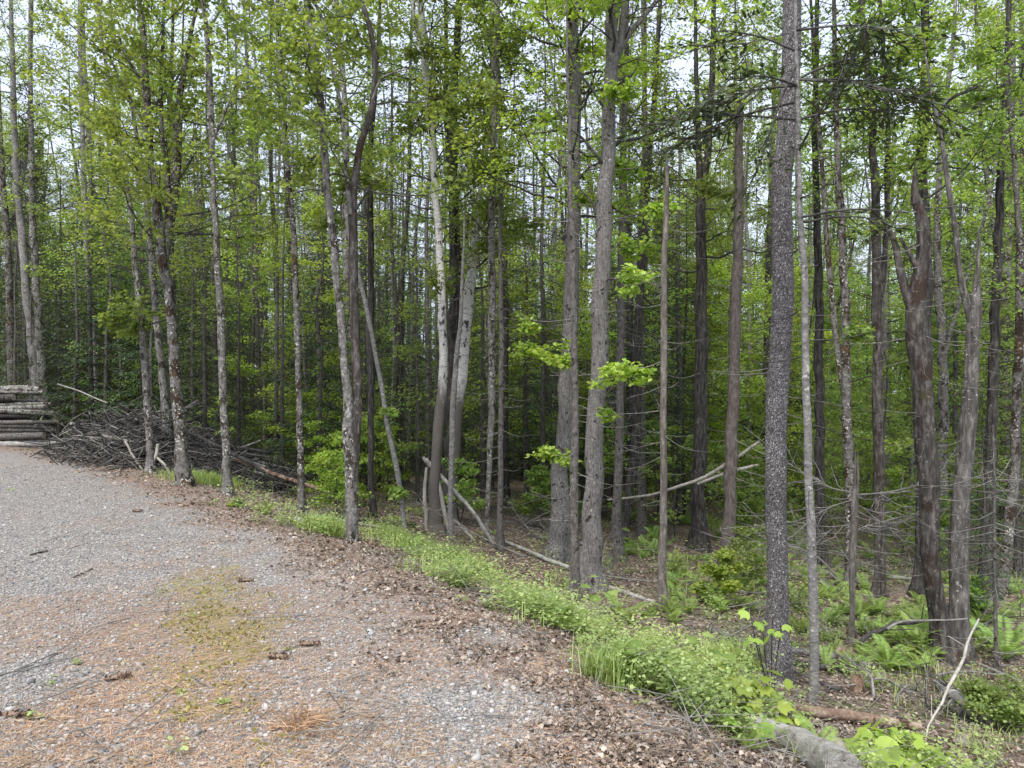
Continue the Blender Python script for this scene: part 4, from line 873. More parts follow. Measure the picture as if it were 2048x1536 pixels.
# fine fallen twigs over road edge and forest floor
g = Geo(); P = flat_scatter(2600, lambda x, y: np.where(edge_d(x, y) < 0, .1, .9), 3, 16, 1.3, topz, .03)
for p in P:
    dd = rdir(1, .12, rs)[0]; l = rs.uniform(.12, .7); tube(g, np.array([p, p + dd * l * .5 + rs.normal(size=3) * .03 * l, p + dd * l]) + [0, 0, .012], [.004 * (.5 + l), .003, .0015], 3, cap=False)
tag(g.build('twig_litter', M['twig']), kind='stuff')

# ------------------------------------------------------------------ green ground cover
def band(x, y):                                  # thick weeds along the foot of the road bank
    d = edge_d(x, y); s = fbm(x * .9, y * .9, 81)
    lo = np.interp(y, [5.5, 8], [-.12, .3]); return np.interp(y, [6.2, 7.6, 12], [1, .05, .02]) * sstep(lo, lo + .3, d + .6 * (s - .5)) * sstep(2.9, 2.1, d + .8 * (s - .5)) * sstep(15, 12, y) * (.002 + .998 * sstep(.43, .56, .65 * fbm(x * 1.1, y * 1.1, 95, 3) + .35 * fbm(x * 3.3, y * 3.3, 96, 2)))
CLEAR = [(*at(px, py)[:2], r) for px, py, r in ((1530, 1475, .45), (1600, 1500, .5), (1680, 1500, .5), (1600, 1430, .5), (1700, 1440, .5), (1800, 1450, .45), (1590, 1390, .55), (1660, 1370, .35), (1440, 1275, .5), (1500, 1300, .5), (1400, 1300, .35),
    (1220, 1170, .8), (1300, 1200, .6), (1180, 1210, .35), (1650, 1320, .4), (1720, 1340, .4), (1740, 1400, .35), (1060, 1130, .7), (1010, 1150, .5), (1900, 1400, .5), (1950, 1430, .5), (1450, 1185, .6), (1330, 1260, .35), (980, 1120, .4), (1850, 1470, .3), (1830, 1400, .3), (760, 1108, .45), (700, 1100, .4), (610, 1082, .4), (650, 1095, .35), (965, 1195, .3), (1000, 1235, .26), (1040, 1170, .35), (1100, 1185, .35), (1240, 1245, .3), (1290, 1335, .2), (1385, 1385, .2), (1355, 1300, .3), (1120, 1300, .14), (1180, 1350, .13), (930, 1120, .3), (500, 1040, .4), (1310, 1410, .12), (1430, 1440, .2), (1180, 1275, .16), (1080, 1215, .22), (860, 1160, .2))]
def clear(x, y):
    f = 1.0
    for cx, cy, r in CLEAR: f = f * (.003 + .997 * sstep(r * .45, r, np.hypot(x - cx, y - cy)))
    return f
PATCH = [(*at(px, py)[:2], r) for px, py, r in ((905, 1165, .32), (860, 1125, .4), (930, 1130, .3), (560, 1050, .45), (640, 1072, .3), (490, 1020, .45), (1010, 1225, .22), (1085, 1250, .3), (1150, 1265, .3), (800, 1115, .25), (1220, 1235, .18))]
def patch(x, y):
    f = 0.0
    for cx, cy, r in PATCH: f = np.maximum(f, .35 * sstep(r, r * .6, np.hypot(x - cx, y - cy) + .12 * (fbm(x * 5, y * 5, 99) - .5)))
    return f
def weedden(x, y):
    d = edge_d(x, y); n = fbm(x * .55, y * .55, 83, 3); n2 = fbm(x * 2.1, y * 2.1, 84, 3)
    far = sstep(8.5, 13, y)
    n3 = fbm(x * 2.6 + 5, y * 2.6, 85, 2); return np.clip(.7 * band(x, y) * sstep(.44, .54, n3) + np.where(d > 1.2, (.3 - .14 * far) * sstep(.5, .56, .35 * n + .65 * n2) + .007, 0) + patch(x, y), 0, 1) * clear(x, y)
def sprigs(n, fden, ymin, ymax, pw, ls, nleaf, hgt, mat, name, tmpl=T_OVAL, seed=3, kind='stuff'):
    rs = np.random.default_rng(seed); x, y = view_points(n, ymin, ymax, rs, pw, -.72, .72); k = rs.random(n) < fden(x, y); x, y = x[k], y[k]; n = len(x)
    z = topz(x, y); h = hgt * rs.uniform(.3, 1.0, n) * (.5 + 1.3 * sstep(.35, .65, fbm(x * 2.6 + 5, y * 2.6, 85, 2))) * np.interp(y, [5, 15, 30], [1, 1.4, 2.2]); lsz = ls * np.interp(y, [5, 15, 30], [1, 1.5, 2.4])
    u = rs.random((n, nleaf)) ** .7; a = rs.random((n, nleaf)) * 6.283; r = (u * .5 + .1) * h[:, None] * rs.uniform(.3, 1.1, (n, nleaf))
    P = np.stack([x[:, None] + r * np.cos(a), y[:, None] + r * np.sin(a), z[:, None] + h[:, None] * u], -1).reshape(-1, 3)
    D = np.stack([np.cos(a), np.sin(a), rs.uniform(-.4, .6, a.shape)], -1).reshape(-1, 3); m = len(P)
    g = Geo(); leaves(g, P, D, rdir(m, 1, rs) * .45 + [0, 0, 1], np.repeat(lsz, nleaf) * rs.uniform(.5, 1.2, m), tmpl, .25, rs)
    return tag(g.build(name, mat, smooth=False), kind=kind)
sprigs(30000, weedden, 4.0, 34, 1.5, .027, 32, .2, M['weed'], 'undergrowth', seed=3)
sprigs(1300, lambda x, y: weedden(x, y) * sstep(.45, .6, fbm(x * 1.3, y * 1.3, 87)), 4.0, 30, 1.5, .085, 10, .24, M['leaf'], 'leafy_undergrowth', T_BROAD, seed=4)
sprigs(420, lambda x, y: np.where(edge_d(x, y) < .2, .35 * sstep(.5, .65, fbm(x * 1.5, y * 1.5, 88)), 0), 3.2, 14, 1.3, .03, 14, .07, M['weed'], 'road_weeds', seed=5)
def grass(n, fden, ymin, ymax, pw, seed, hgt=.15, nb=24, spread=.11):
    rs = np.random.default_rng(seed); x, y = view_points(n, ymin, ymax, rs, pw, -.72, .72); k = rs.random(n) < fden(x, y); x, y = x[k], y[k]; n = len(x)
    z = topz(x, y); sc = np.interp(y, [5, 12, 30], [1, 1.3, 2.2]); nn = n * nb
    bx = np.repeat(x, nb) + rs.normal(size=nn) * spread * np.repeat(sc, nb); by = np.repeat(y, nb) + rs.normal(size=nn) * spread * np.repeat(sc, nb); bz = np.repeat(z, nb) - .01
    a = rs.random(nn) * 6.283; h = hgt * rs.uniform(.4, 1.25, nn) * np.repeat(sc, nb); ln = h * rs.uniform(.2, 1.3, nn); w = .0032 * np.repeat(sc, nb)
    B = np.stack([bx, by, bz], 1); o = np.stack([np.cos(a), np.sin(a), a * 0], 1); s = np.stack([-np.sin(a), np.cos(a), a * 0], 1) * w[:, None]
    up = np.array([0, 0, 1.])
    V = np.stack([B - s, B + s, B + o * ln[:, None] * .35 + up * h[:, None] * .65 + s * .7, B + o * ln[:, None] * .35 + up * h[:, None] * .65 - s * .7, B + o * ln[:, None] + up * (h * rs.uniform(.7, 1.05, nn))[:, None]], 1)
    i = np.arange(nn)[:, None] * 5; g = Geo(); g.add(V.reshape(-1, 3), (i + [0, 1, 2]), 0); 
    g.f[(3, 0)].append(i + [0, 2, 3]); g.f[(3, 0)].append(i + [3, 2, 4])
    return g
g = grass(2300, lambda x, y: clear(x, y) * np.clip(.3 * (band(x, y) + patch(x, y)) * sstep(.5, .6, fbm(x * 1.7, y * 1.7, 97)) + np.where(edge_d(x, y) > 1, .4 * sstep(.5, .62, fbm(x * .8, y * .8, 91)), 0), 0, 1), 4.0, 24, 1.4, 6)
for (px, py, r) in ((840, 1105, .4), (790, 1080, .3), (885, 1120, .45), (650, 1065, .35), (1225, 1370, .16), (960, 1150, .2), (405, 965, .6), (1470, 1330, .3), (1420, 1050, .8), (1560, 1100, .8), (1640, 1020, 1.0)):
    c = at(px, py); k = int(60 * r)
    rr = np.random.default_rng(px)
    gg = grass(k * 2, lambda x, y: 1, 5, 6, 1.2, px, .2, 30, r * .55)
    V = np.concatenate(gg.v); V -= V.mean(0) * [1, 1, 0]; V[:, :2] = V[:, :2] * [r * .22, r * .5] + 0 if False else V[:, :2]
    q = V.reshape(-1, 5, 3); b0 = q[:, :1, :2].copy(); nb_ = rr.normal(size=(len(q), 1, 2)) * r * .45; q[..., :2] += nb_ - b0 + c[:2]; zb = q[:, 0, 2].copy()
    q[..., 2] += (terr(q[:, 0, 0], q[:, 0, 1]) - zb)[:, None]
    fl = np.concatenate(gg.f[(3, 0)]); g.add(q.reshape(-1, 3), fl, 0)
tag(g.build('grass', M['grass'], smooth=False), kind='stuff')

def make_fern(seed, nf=8, L=.5, label='', grp='lacy green ferns on the forest floor'):
    rs = np.random.default_rng(seed); root = empty('fern', (0, 0, 0), label, 'fern', grp)
    for k in range(1):
        gb, gl = Geo(), Geo()
        for j in range(nf):
            a = j / nf * 6.283 + rs.random() * .5; l = L * rs.uniform(.7, 1.15); h = l * rs.uniform(.45, 1.0); out = l * rs.uniform(.5, .95); s = np.linspace(0, 1, 14)
            C = np.stack([np.cos(a) * out * s ** 1.5, np.sin(a) * out * s ** 1.5, h * (s * 1.35 - .5 * s ** 2.6)], 1)
            tube(gb, C, np.linspace(.004, .001, 14), 3, cap=False)
            for sg in (-1, 1):
                m = 34; u = np.linspace(.14, .99, m); ii = np.minimum((u * 13).astype(int), 12); Pp = C[ii] + (C[ii + 1] - C[ii]) * (u * 13 - ii)[:, None]
                T = C[ii + 1] - C[ii]; T /= np.linalg.norm(T, axis=1)[:, None]; S = np.cross(T, np.tile([0, 0, 1.], (m, 1))); S /= np.linalg.norm(S, axis=1)[:, None] + 1e-9
                ln = l * rs.uniform(.75, 1.1, m) * .22 * np.sin(np.pi * np.clip((u - .08) * .98, 0, 1)) ** .8 + .01
                leaves(gl, Pp, S * sg + T * .45 - [0, 0, .1], np.cross(S * sg, T) + rs.normal(size=(m, 3)) * .1 + [0, 0, .6], ln, T_KITE * [.17, 1], .2, rs)
        gb.build('stalks', M['fern'], root); gl.build('fronds', M['fern'], root, smooth=False)
    return root
FN = [make_fern(601 + i, 7 + i * 2, .5 + .06 * i) for i in range(3)]
ferns = [(1600, 1265, 1.1, 'fern between the big scaly spruce and the small dead trunk'), (1660, 1250, 1.1, ''), (1590, 1215, 1, ''), (1640, 1200, 1, ''), (1730, 1185, 1.1, ''), (1750, 1230, 1.1, ''), (1700, 1230, 1, ''), (1795, 1285, 1.3, ''), (1840, 1300, 1.35, ''), (1770, 1320, 1.2, ''), (1820, 1340, 1.2, ''), (1860, 1270, 1.2, ''), (1800, 1240, 1.0, ''), (1960, 1290, 1.1, ''), (2010, 1320, 1.2, ''), (2030, 1290, 1.1, ''),
         (1345, 1240, .9, ''), (1375, 1225, 1, ''), (1410, 1200, 1, ''), (1390, 1170, 1, ''), (1440, 1225, .9, ''), (1425, 1140, 1, ''), (1350, 1180, .9, ''), (1290, 1110, 1, ''), (1330, 1095, 1, ''), (1260, 1100, 1, ''), (1480, 1180, .9, ''), (1500, 1220, .9, ''), (1235, 1230, .8, ''), (1260, 1250, .8, ''),
         (645, 1068, .7, ''), (670, 1075, .6, ''), (530, 1030, .6, ''), (560, 1040, .6, ''), (415, 965, .8, ''), (820, 1110, .8, ''), (870, 1115, .8, ''), (920, 1175, .7, ''), (1085, 1245, .8, ''), (1130, 1265, .8, ''), (1060, 1225, .7, ''), (1740, 1120, 1, ''), (1790, 1110, 1, ''), (1520, 1130, 1, ''), (1440, 1080, 1, ''), (1490, 1060, 1, ''), (1370, 1050, 1, ''),
         (1640, 1530, .7, ''), (1500, 1500, .45, '')]
REG = [(400, 'beside the brush pile'), (700, 'along the fallen pale pole left of the white birches'), (950, 'in the bright grass in front of the birch clump'), (1200, 'on the bank in front of the thickest spotted trunks'), (1340, 'right of the thickest spotted trunks'), (1520, 'between the beige snag and the big scaly spruce'), (1600, 'behind the foot of the big scaly spruce'), (1660, 'directly right of the smooth slender trunk'), (1720, 'at the foot of the small dead trunk'), (1780, 'left of the crooked black branch'), (1840, 'under the crooked black branch'), (1900, 'left of the old double trunk'), (2100, 'right of the old double trunk')]
rf = np.random.default_rng(77)
for k in range(190):
    reg = [(1575, 2048, 1180, 1340), (1640, 2040, 1150, 1300), (1330, 1530, 1060, 1250), (1700, 1880, 1200, 1350), (1220, 1340, 1060, 1120), (480, 700, 1000, 1050), (1560, 1700, 1060, 1180)][[0, 0, 1, 1, 2, 2, 3, 3, 4, 6, 6][k % 11]]
    ferns.append((rf.uniform(reg[0], reg[1]), rf.uniform(reg[2], reg[3]), rf.uniform(.55, .95), ''))
for i, (px, py, s, lb) in enumerate(ferns):
    p = FN[i % 3]; o = p if not p.get('u') else copy_tree(p); p['u'] = 1
    c = at(px, py); o.location = c - [0, 0, .02]; sc = s * rs.uniform(.38, .66); o.scale = (sc, sc, sc); o.rotation_euler = (0, 0, rs.uniform(0, 6.28))
    w = next(t for m, t in REG if px < m); o['label'] = 'lacy green fern ' + w; o['group'] = 'ferns ' + w
for o in COL.objects:
    if 'u' in o: del o['u']
# saplings and leafy bushes the photograph shows plainly
def place(proto_fn, px, py, h, label, *a, **k):
    c = at(px, py); o = proto_fn(label, h, px, *a, **k); o.location = c - np.array([0, 0, .03]); return o
for (px, py, h, lm, ls, nl, lb) in ((672, 1030, 1.15, 'leaf_b', .07, 16, 'bright yellow green bush growing beside the pair of mottled stems with the fallen pole'),
        (1085, 1060, 1.35, 'leaf', .09, 22, 'dense fresh green bush left of the thick spotted trunk with the torn scar'),
        (1130, 1040, 1.25, 'leaf', .09, 20, 'fresh green bush directly behind the thick spotted trunk with the torn scar'),
        (150, 888, .45, 'leaf_o', .06, 14, 'low olive shrub in front of the right end of the log stack'), (205, 905, .5, 'leaf', .06, 16, 'low green shrub at the left front of the brush pile'), (262, 922, .5, 'leaf_o', .06, 16, 'low olive shrub at the front edge of the brush pile'), (178, 903, .45, 'leaf_o', .05, 16, 'second low olive shrub right of the log stack'),
        (230, 820, 2.0, 'leaf', .12, 18, 'green bush behind the left part of the brush pile'), (265, 822, 1.9, 'leaf', .12, 18, 'green bush behind the middle of the brush pile'),
        (610, 960, 2.0, 'leaf', .11, 20, 'green sapling behind the slender dark trunk'), (760, 985, 1.8, 'leaf', .11, 18, 'green sapling behind the leaning pale pole'),
        (1250, 1060, 1.0, 'leaf', .08, 12, 'small green bush by the almost black leaning trunk'), (1490, 1180, .9, 'leaf', .06, 14, 'leafy green sapling standing left of the big scaly spruce'),
        (1500, 1080, 2.2, 'leaf', .1, 24, 'tall leafy sapling behind the big scaly spruce'), (920, 1050, 1.3, 'leaf', .08, 16, 'green bush right of the birch clump'), (1770, 1060, 1.6, 'leaf_b', .11, 18, 'green bush in the gap left of the old double trunk'),
        (1940, 1240, .6, 'leaf_b', .1, 8, 'broad leaved seedling right behind the old double trunk'), (1960, 1420, .3, 'leaf', .06, 7, 'broad leaved seedling under the fallen log at the right edge'), (2040, 1470, .4, 'leaf', .05, 12, 'green bush in the lower right corner'),
        (1440, 1210, .7, 'leaf_b', .1, 8, 'young maple seedling in front of the reddish snag')):
    place(make_sapling, px, py, h, lb, 1, M[lm], ls, nl, T_MAPLE if py > 1000 else T_KITE, 'leafy_bush', None) if False else None
    o = make_sapling(lb, h, px, M[lm], ls, nl, T_MAPLE if py > 1000 else T_KITE, 'leafy_bush', None, 9, 6); del_g = o.pop('group', None) if hasattr(o, 'pop') else None
    c = at(px, py); o.location = (c[0], c[1], c[2] - .03)
# striped maple seedlings with large leaves in the foreground
def big_leaf_plant(label, base, targets, ls, mat, seed, name='maple_seedling'):
    rs = np.random.default_rng(seed); b = at(*base); root = empty(name, b, label, 'sapling'); gs, gl = Geo(), Geo()
    for (px, py, n, dY) in targets:
        t = pt(px, py, b[1] + dY); mid = (b + t) / 2 + [(t[0] - b[0]) * .12, 0, .05]
        P = catmull([b - [0, 0, .03], mid, t], 8); tube(gs, P, np.linspace(.006, .003, 8), 5, cap=False)
        for k in range(n):
            a = k / n * 6.283 + rs.random(); d = np.array([math.cos(a), math.sin(a), rs.uniform(-.15, .3)]); l = rs.uniform(.03, .11)
            s = P[-1 - rs.integers(0, 3)]; e = s + d * l + [0, 0, .02]; tube(gs, np.array([s, (s + e) / 2 + [0, 0, .008], e]), [.0018, .0015, .001], 4, cap=False)
            leaves(gl, e[None], (d - [0, 0, rs.uniform(.2, .7)])[None], (np.array([[0, 0, 1.]]) + rs.normal(size=(1, 3)) * .25 - np.array([[0, .35, 0]])), ls * rs.uniform(.45, .95), T_BROAD, .3, rs)
    gs.build('stem', M['dtwig'], root, b); gl.build('leaves', mat, root, b, smooth=False); return root
big_leaf_plant('green maple seedling with broad leaves in front of the foot of the big scaly spruce', (1512, 1450), [(1425, 1335, 5, .1), (1455, 1365, 6, -.1), (1490, 1355, 6, 0), (1520, 1375, 7, .05), (1500, 1400, 7, -.15), (1470, 1400, 6, .15), (1535, 1360, 5, .1), (1415, 1325, 4, .3), (1440, 1390, 5, .2), (1525, 1410, 5, 0)], .12, M['leaf_b'], 1)
big_leaf_plant('few bright green broad leaves on a thin stem crossing the spruce trunk', (1545, 1405), [(1500, 1225, 4, -.1), (1545, 1240, 4, -.2), (1525, 1258, 4, -.15), (1565, 1248, 3, -.3), (1515, 1275, 3, -.2)], .1, M['leaf_b'], 2)
big_leaf_plant('large yellow green broad leaved seedling at the bottom right edge of the picture', (1790, 1536), [(1745, 1465, 6, .0), (1775, 1460, 7, .1), (1800, 1480, 7, -.1), (1760, 1500, 7, -.2), (1820, 1500, 6, 0), (1735, 1490, 5, .1), (1850, 1520, 6, -.1), (1780, 1520, 6, -.3), (1810, 1525, 6, -.3)], .15, M['leaf_b'], 3)
big_leaf_plant('low broad leaved seedling hanging over the end of the brown rotten log', (1560, 1470), [(1575, 1440, 5, 0), (1555, 1450, 3, .1), (1592, 1445, 4, .1)], .12, M['leaf_b'], 4)
big_leaf_plant('low broad leaved seedling at the upper end of the pale weathered log', (1478, 1475), [(1480, 1442, 5, 0), (1497, 1446, 4, .1)], .12, M['leaf_b'], 5)
big_leaf_plant('broad leaved seedling at the right bottom corner of the picture', (1890, 1560), [(1895, 1515, 5, 0), (1910, 1530, 5, 0)], .13, M['leaf_b'], 6)

# ------------------------------------------------------------------ stacked logs beside the road
def log_thing(name, label, cat, P, rad, mat, sides=12, rough=.1, group=None, seed=0, ends=True, stubs=0):
    P = np.asarray(P, float); root = empty(name, P[len(P) // 2], label, cat, group); o = P[len(P) // 2]
    rs = np.random.default_rng(seed); L = np.linalg.norm(P[-1] - P[0]); n = max(8, int(L / .12)); C = catmull(P, n); C[1:-1] += rs.normal(size=(n - 2, 3)) * .004
    r = np.interp(np.linspace(0, 1, n), np.linspace(0, 1, len(np.atleast_1d(rad))), np.atleast_1d(rad)); g = Geo(); tube(g, C, r, sides, cap=not ends, rough=rough, seed=seed)
    for k in range(stubs):
        q = trunk_at(C, rs.uniform(.1, .95)); d = rdir(1, 1, rs)[0]; d[2] = abs(d[2]); tube(g, np.array([q, q + d * rs.uniform(.1, .35)]), [r.mean() * .35, .004], 4)
    g.build('bark', M[mat], root, o)
    if ends:
        for e, q, t in ((0, C[0], C[0] - C[1]), (1, C[-1], C[-1] - C[-2])):
            g2 = Geo(); t = t / np.linalg.norm(t); tube(g2, np.array([q - t * .01, q + t * .004]), [r[0 if e == 0 else -1] * .93] * 2, sides); g2.build('cut_end', M['cut'], root, o)
    return root
rs = np.random.default_rng(31)
ORD = ['bottom', 'second', 'third', 'fourth', 'fifth', 'sixth', 'seventh', 'eighth', 'ninth', 'tenth', 'eleventh', 'twelfth', 'top']
tones = ['pale grey', 'dark grey', 'brown', 'mottled']
z = float(terr(-13.5, 21.0)) + .02; zr = [z, z, z]
for row in range(3):
    zz = z
    for k in range(13):
        r = rs.uniform(.04, .095)
        if row == 0 and k == 9: r = .1
        ym = 20.6 + row * .3 + rs.uniform(-.05, .05) + .02 * k; xr = pt(rs.uniform(84, 122) if row < 2 else rs.uniform(60, 110), 800, ym)[0]
        if k > 7: xr -= rs.uniform(.0, .8)
        L = rs.uniform(3.6, 4.2); zz += r
        if zz > 1.5: break
        mt = ['conifer', 'mottled', 'greywood', 'smooth_grey', 'conifer', 'dark'][rs.integers(6)]
        tn = {'greywood': 'grey', 'mottled': 'mottled', 'rotwood': 'brown', 'smooth_grey': 'smooth grey', 'conifer': 'dark brown', 'dark': 'nearly black'}[mt]
        P = [(xr - L, ym + rs.uniform(-.15, .15), zz + rs.uniform(-.07, .07)), (xr - L / 2, ym, zz + rs.uniform(-.06, .06)), (xr, ym + rs.uniform(-.1, .1), zz + rs.uniform(-.05, .05))]
        log_thing('stacked_log', '%s log in the %s layer of the roadside stack, %s row' % (tn, ORD[k], ['front', 'middle', 'back'][row]), 'log', P, [r, r * rs.uniform(.8, 1)], mt, group='logs stacked beside the gravel road', seed=k + row * 10)
        zz += r * .9

# ------------------------------------------------------------------ brush pile
bc = at(330, 935); BY = 16.6
def pile_h(px): return np.interp(px, [110, 160, 250, 330, 420, 500, 600, 660], [.25, .5, .95, .95, .75, .5, .35, .1])
g = Geo(); rs = np.random.default_rng(44)
for k in range(3400):
    px = rs.triangular(105, 280, 610); Y = BY + rs.normal() * .8 - .1; x = (px - 1024) / F * Y; h = pile_h(px); tz = float(terr(x, Y))
    zc = tz + h * rs.random() ** .8 * np.exp(-((Y - BY) / 1.5) ** 2) + .03
    a = rs.normal() * .6 + (0 if rs.random() < .5 else rs.random() * 3.1); l = rs.uniform(.3, 1.4); dd = np.array([math.cos(a), math.sin(a) * .8, rs.normal() * .5 - .12 * np.sign(px - 320) * math.cos(a)]); dd /= np.linalg.norm(dd)
    c = np.array([x, Y, zc]); r = rs.uniform(.005, .019); b_ = rs.normal(size=3) * .1 * l
    tube(g, catmull([c - dd * l / 2, c + b_, c + dd * l / 2], 5), np.linspace(r, r * .4, 5), 4, cap=False, m=int(rs.integers(4)))
tag(g.build('brush_twigs', [M['dtwig'], M['dark'], M['twig'], M['dtwig']]), kind='stuff')
gm = Geo()                                       # dark brown lumps filling the inside of the pile
for k in range(26):
    px = rs.uniform(170, 560); Y = BY + rs.uniform(-.2, .7); x = (px - 1024) / F * Y; h = pile_h(px) * .62
    v, f = ico(); V = v * (1 + rs.normal(size=(12, 1)) * .2) * [.7, .55, h * .6]; gm.add(V + [x, Y, float(terr(x, Y)) + h * .25], f)
tag(gm.build('brush_debris', rockmat('dark_debris', (.03, .022, .016), (.07, .05, .038), (.13, .1, .08)), smooth=False), kind='stuff')
posn = lambda px: 'left part' if px < 230 else 'middle' if px < 380 else 'right part'
for k in range(74):
    px = rs.triangular(130, 300, 580); Y = BY + rs.uniform(-1.3, .9); x = (px - 1024) / F * Y; h = pile_h(px); tz = float(terr(x, Y))
    zc = tz + h * rs.uniform(.15, 1.0) * np.exp(-((Y - BY) / 1.6) ** 2) + .06
    a = rs.normal() * .45 + (3.14 if rs.random() < .5 else 0); l = rs.uniform(1.1, 3.4); slope = -.2 * math.cos(a) * np.sign(px - 320) + rs.normal() * .25
    dd = np.array([math.cos(a), math.sin(a), slope]); dd /= np.linalg.norm(dd); c = np.array([x, Y, zc]); r = rs.uniform(.014, .05); b_ = rs.normal(size=3) * .035 * l
    mt = ['greywood', 'dtwig', 'palewood', 'dark', 'twig'][rs.choice(5, p=[.15, .42, .02, .33, .08])]; tn = {'greywood': 'grey', 'dtwig': 'dark', 'palewood': 'pale barkless', 'dark': 'dark barked', 'twig': 'light grey'}[mt]
    P = [c - dd * l / 2, c + b_, c + dd * l / 2]
    for q in P: q[2] = max(q[2], float(terr(q[0], q[1])) + r * .6)
    gg = Geo(); C = catmull(P, 12); tube(gg, C, np.linspace(r, r * .45, 12), 7, rough=.15, seed=k)
    for j in range(rs.integers(0, 6)):
        q = C[rs.integers(4, 12)]; d2 = dd + rs.normal(size=3) * .6; d2 /= np.linalg.norm(d2); tube(gg, np.array([q, q + d2 * rs.uniform(.2, .7)]), [r * .35, .002], 4, cap=False)
    o = gg.build('branch', M[mt], None, c); o.location = c
    tag(o, '%s branch lying in the %s of the brush pile' % (tn, posn(px)), 'branch', '%s branches in the %s of the brush pile' % (tn, posn(px)))

# ------------------------------------------------------------------ fallen poles, logs and sticks
def logwood():
    m, t, b = newmat('cracked_grey_wood'); a = at(1500, 1446); c = at(1690, 1550); ang = math.atan2(c[1] - a[1], c[0] - a[0])
    tc = t.nodes.new('ShaderNodeTexCoord'); m1 = t.nodes.new('ShaderNodeMapping'); m1.inputs['Rotation'].default_value = (0, 0, -ang); m2 = t.nodes.new('ShaderNodeMapping'); m2.inputs['Scale'].default_value = (.16, 1, 1)
    t.links.new(tc.outputs['Object'], m1.inputs[0]); t.links.new(m1.outputs[0], m2.inputs[0])
    n = noise(t, m2.outputs[0], 26, 8, .75); n2 = noise(t, m1.outputs[0], 6, 6, .7)
    c = ramp(t, n, [(.36, (.09, .08, .07)), (.44, (.3, .285, .26)), (.6, (.44, .43, .41)), (.75, (.58, .57, .55))])
    c = mix(t, thr(t, n2, .52, .62), c, mix(t, .5, c, (.12, .13, .08)))
    t.links.new(c, b.inputs['Base Color']); bump(t, b, n, 1.0, .03); return m
M['logwood'] = logwood()
def stick(name, label, cat, pts, mat, lift=0.0, Ys=None, sides=10, rough=.12, seed=1, ends=False, stubs=0):
    rows = []; rad = []
    for i, (px, py, w) in enumerate(pts):
        if Ys is None: p = at(px, py + w / 2); Yq = p[1]; p = p + [0, 0, w / 2 * Yq / F + lift]
        else: Yq = Ys[i] if isinstance(Ys, (list, tuple)) else Ys; p = pt(px, py, Yq)
        rows.append(p); rad.append(w / 2 * Yq / F)
    return log_thing(name, label, cat, rows, rad, mat, sides, rough, seed=seed, ends=ends, stubs=stubs)
yb = at(870, 1062)[1]
stick('fallen_log', 'long pale weathered log lying at the bottom edge, widening towards the corner', 'log', [(1500, 1446, 30), (1560, 1468, 46), (1615, 1498, 62), (1690, 1550, 80)], 'logwood', sides=24, rough=.2, seed=4, lift=.0)
stick('fallen_log', 'brown rotten log lying in front of the smooth slender trunk', 'log', [(1552, 1418, 24), (1640, 1428, 26), (1740, 1440, 24), (1840, 1455, 16)], 'rotwood', sides=16, rough=.25, seed=5, ends=True)
stick('fallen_log', 'grey log on the leaf litter ending at the left foot of the big spruce', 'log', [(1415, 1255, 14), (1460, 1275, 15), (1500, 1290, 15), (1545, 1312, 15)], 'oldgrey', seed=6, stubs=4)
stick('fallen_log', 'light barked log running right from the foot of the big spruce', 'log', [(1580, 1306, 13), (1640, 1314, 13), (1700, 1328, 13), (1738, 1338, 12)], 'mottled', seed=7, ends=True, lift=.03)
stick('fallen_log', 'dark log lying under the light barked log', 'log', [(1590, 1326, 14), (1640, 1334, 14), (1700, 1345, 12)], 'dark', seed=8)  # the whole log takes the dark ridged bark
stick('fallen_branch', 'crooked black branch arching above the ferns', 'branch', [(1718, 1288, 9), (1735, 1270, 10), (1768, 1258, 9), (1790, 1246, 9), (1820, 1248, 8), (1852, 1240, 5)], 'dtwig', Ys=8.2, seed=9, stubs=3)
stick('fallen_branch', 'thin dark branch reaching level across the old double trunk', 'branch', [(1775, 1258, 6), (1800, 1244, 5), (1860, 1240, 4), (1935, 1238, 4)], 'twig', Ys=8.15, seed=10)
stick('fallen_branch', 'white crooked stick leaning up in front of the old double trunk', 'branch', [(1852, 1475, 3), (1862, 1442, 4), (1890, 1395, 5), (1908, 1352, 7), (1926, 1322, 6), (1938, 1280, 5), (1958, 1238, 3)], 'palewood', Ys=[5.6, 5.7, 5.85, 6.0, 6.15, 6.3, 6.5], seed=11, stubs=5)
stick('fallen_birch', 'white fallen birch stem propped up behind the dark ridged trunk', 'log', [(1215, 1000, 4), (1300, 990, 5), (1340, 978, 6), (1400, 958, 7), (1450, 930, 7), (1518, 884, 6)], 'palewood', Ys=[15.6, 15.4, 15.1, 14.9, 14.7, 14.5], seed=12)
stick('fallen_birch', 'thinner white birch limb lying parallel under the propped birch', 'branch', [(1395, 968, 6), (1440, 950, 7), (1480, 938, 7), (1518, 930, 5)], 'palewood', Ys=[14.9, 14.8, 14.7, 14.6], seed=13)
stick('fallen_pole', 'straight pale pole lying across the slope towards the thickest trunks', 'pole', [(1002, 1083, 6), (1060, 1108, 7), (1100, 1125, 8), (1138, 1140, 8)], 'greywood', seed=14, lift=.03)
stick('fallen_pole', 'long white birch pole lying on the ground left of the birch clump', 'pole', [(632, 1038, 6), (700, 1052, 7), (760, 1062, 7), (812, 1072, 6)], 'palewood', seed=15, lift=.05)
stick('fallen_log', 'short cut log end in the ferns left of the mottled stem pair', 'log', [(592, 1038, 11), (625, 1050, 12)], 'greywood', seed=16, ends=True)
stick('fallen_log', 'dark log lying behind the long white birch pole', 'log', [(640, 1030, 10), (720, 1042, 11), (830, 1050, 10)], 'dark', seed=17)
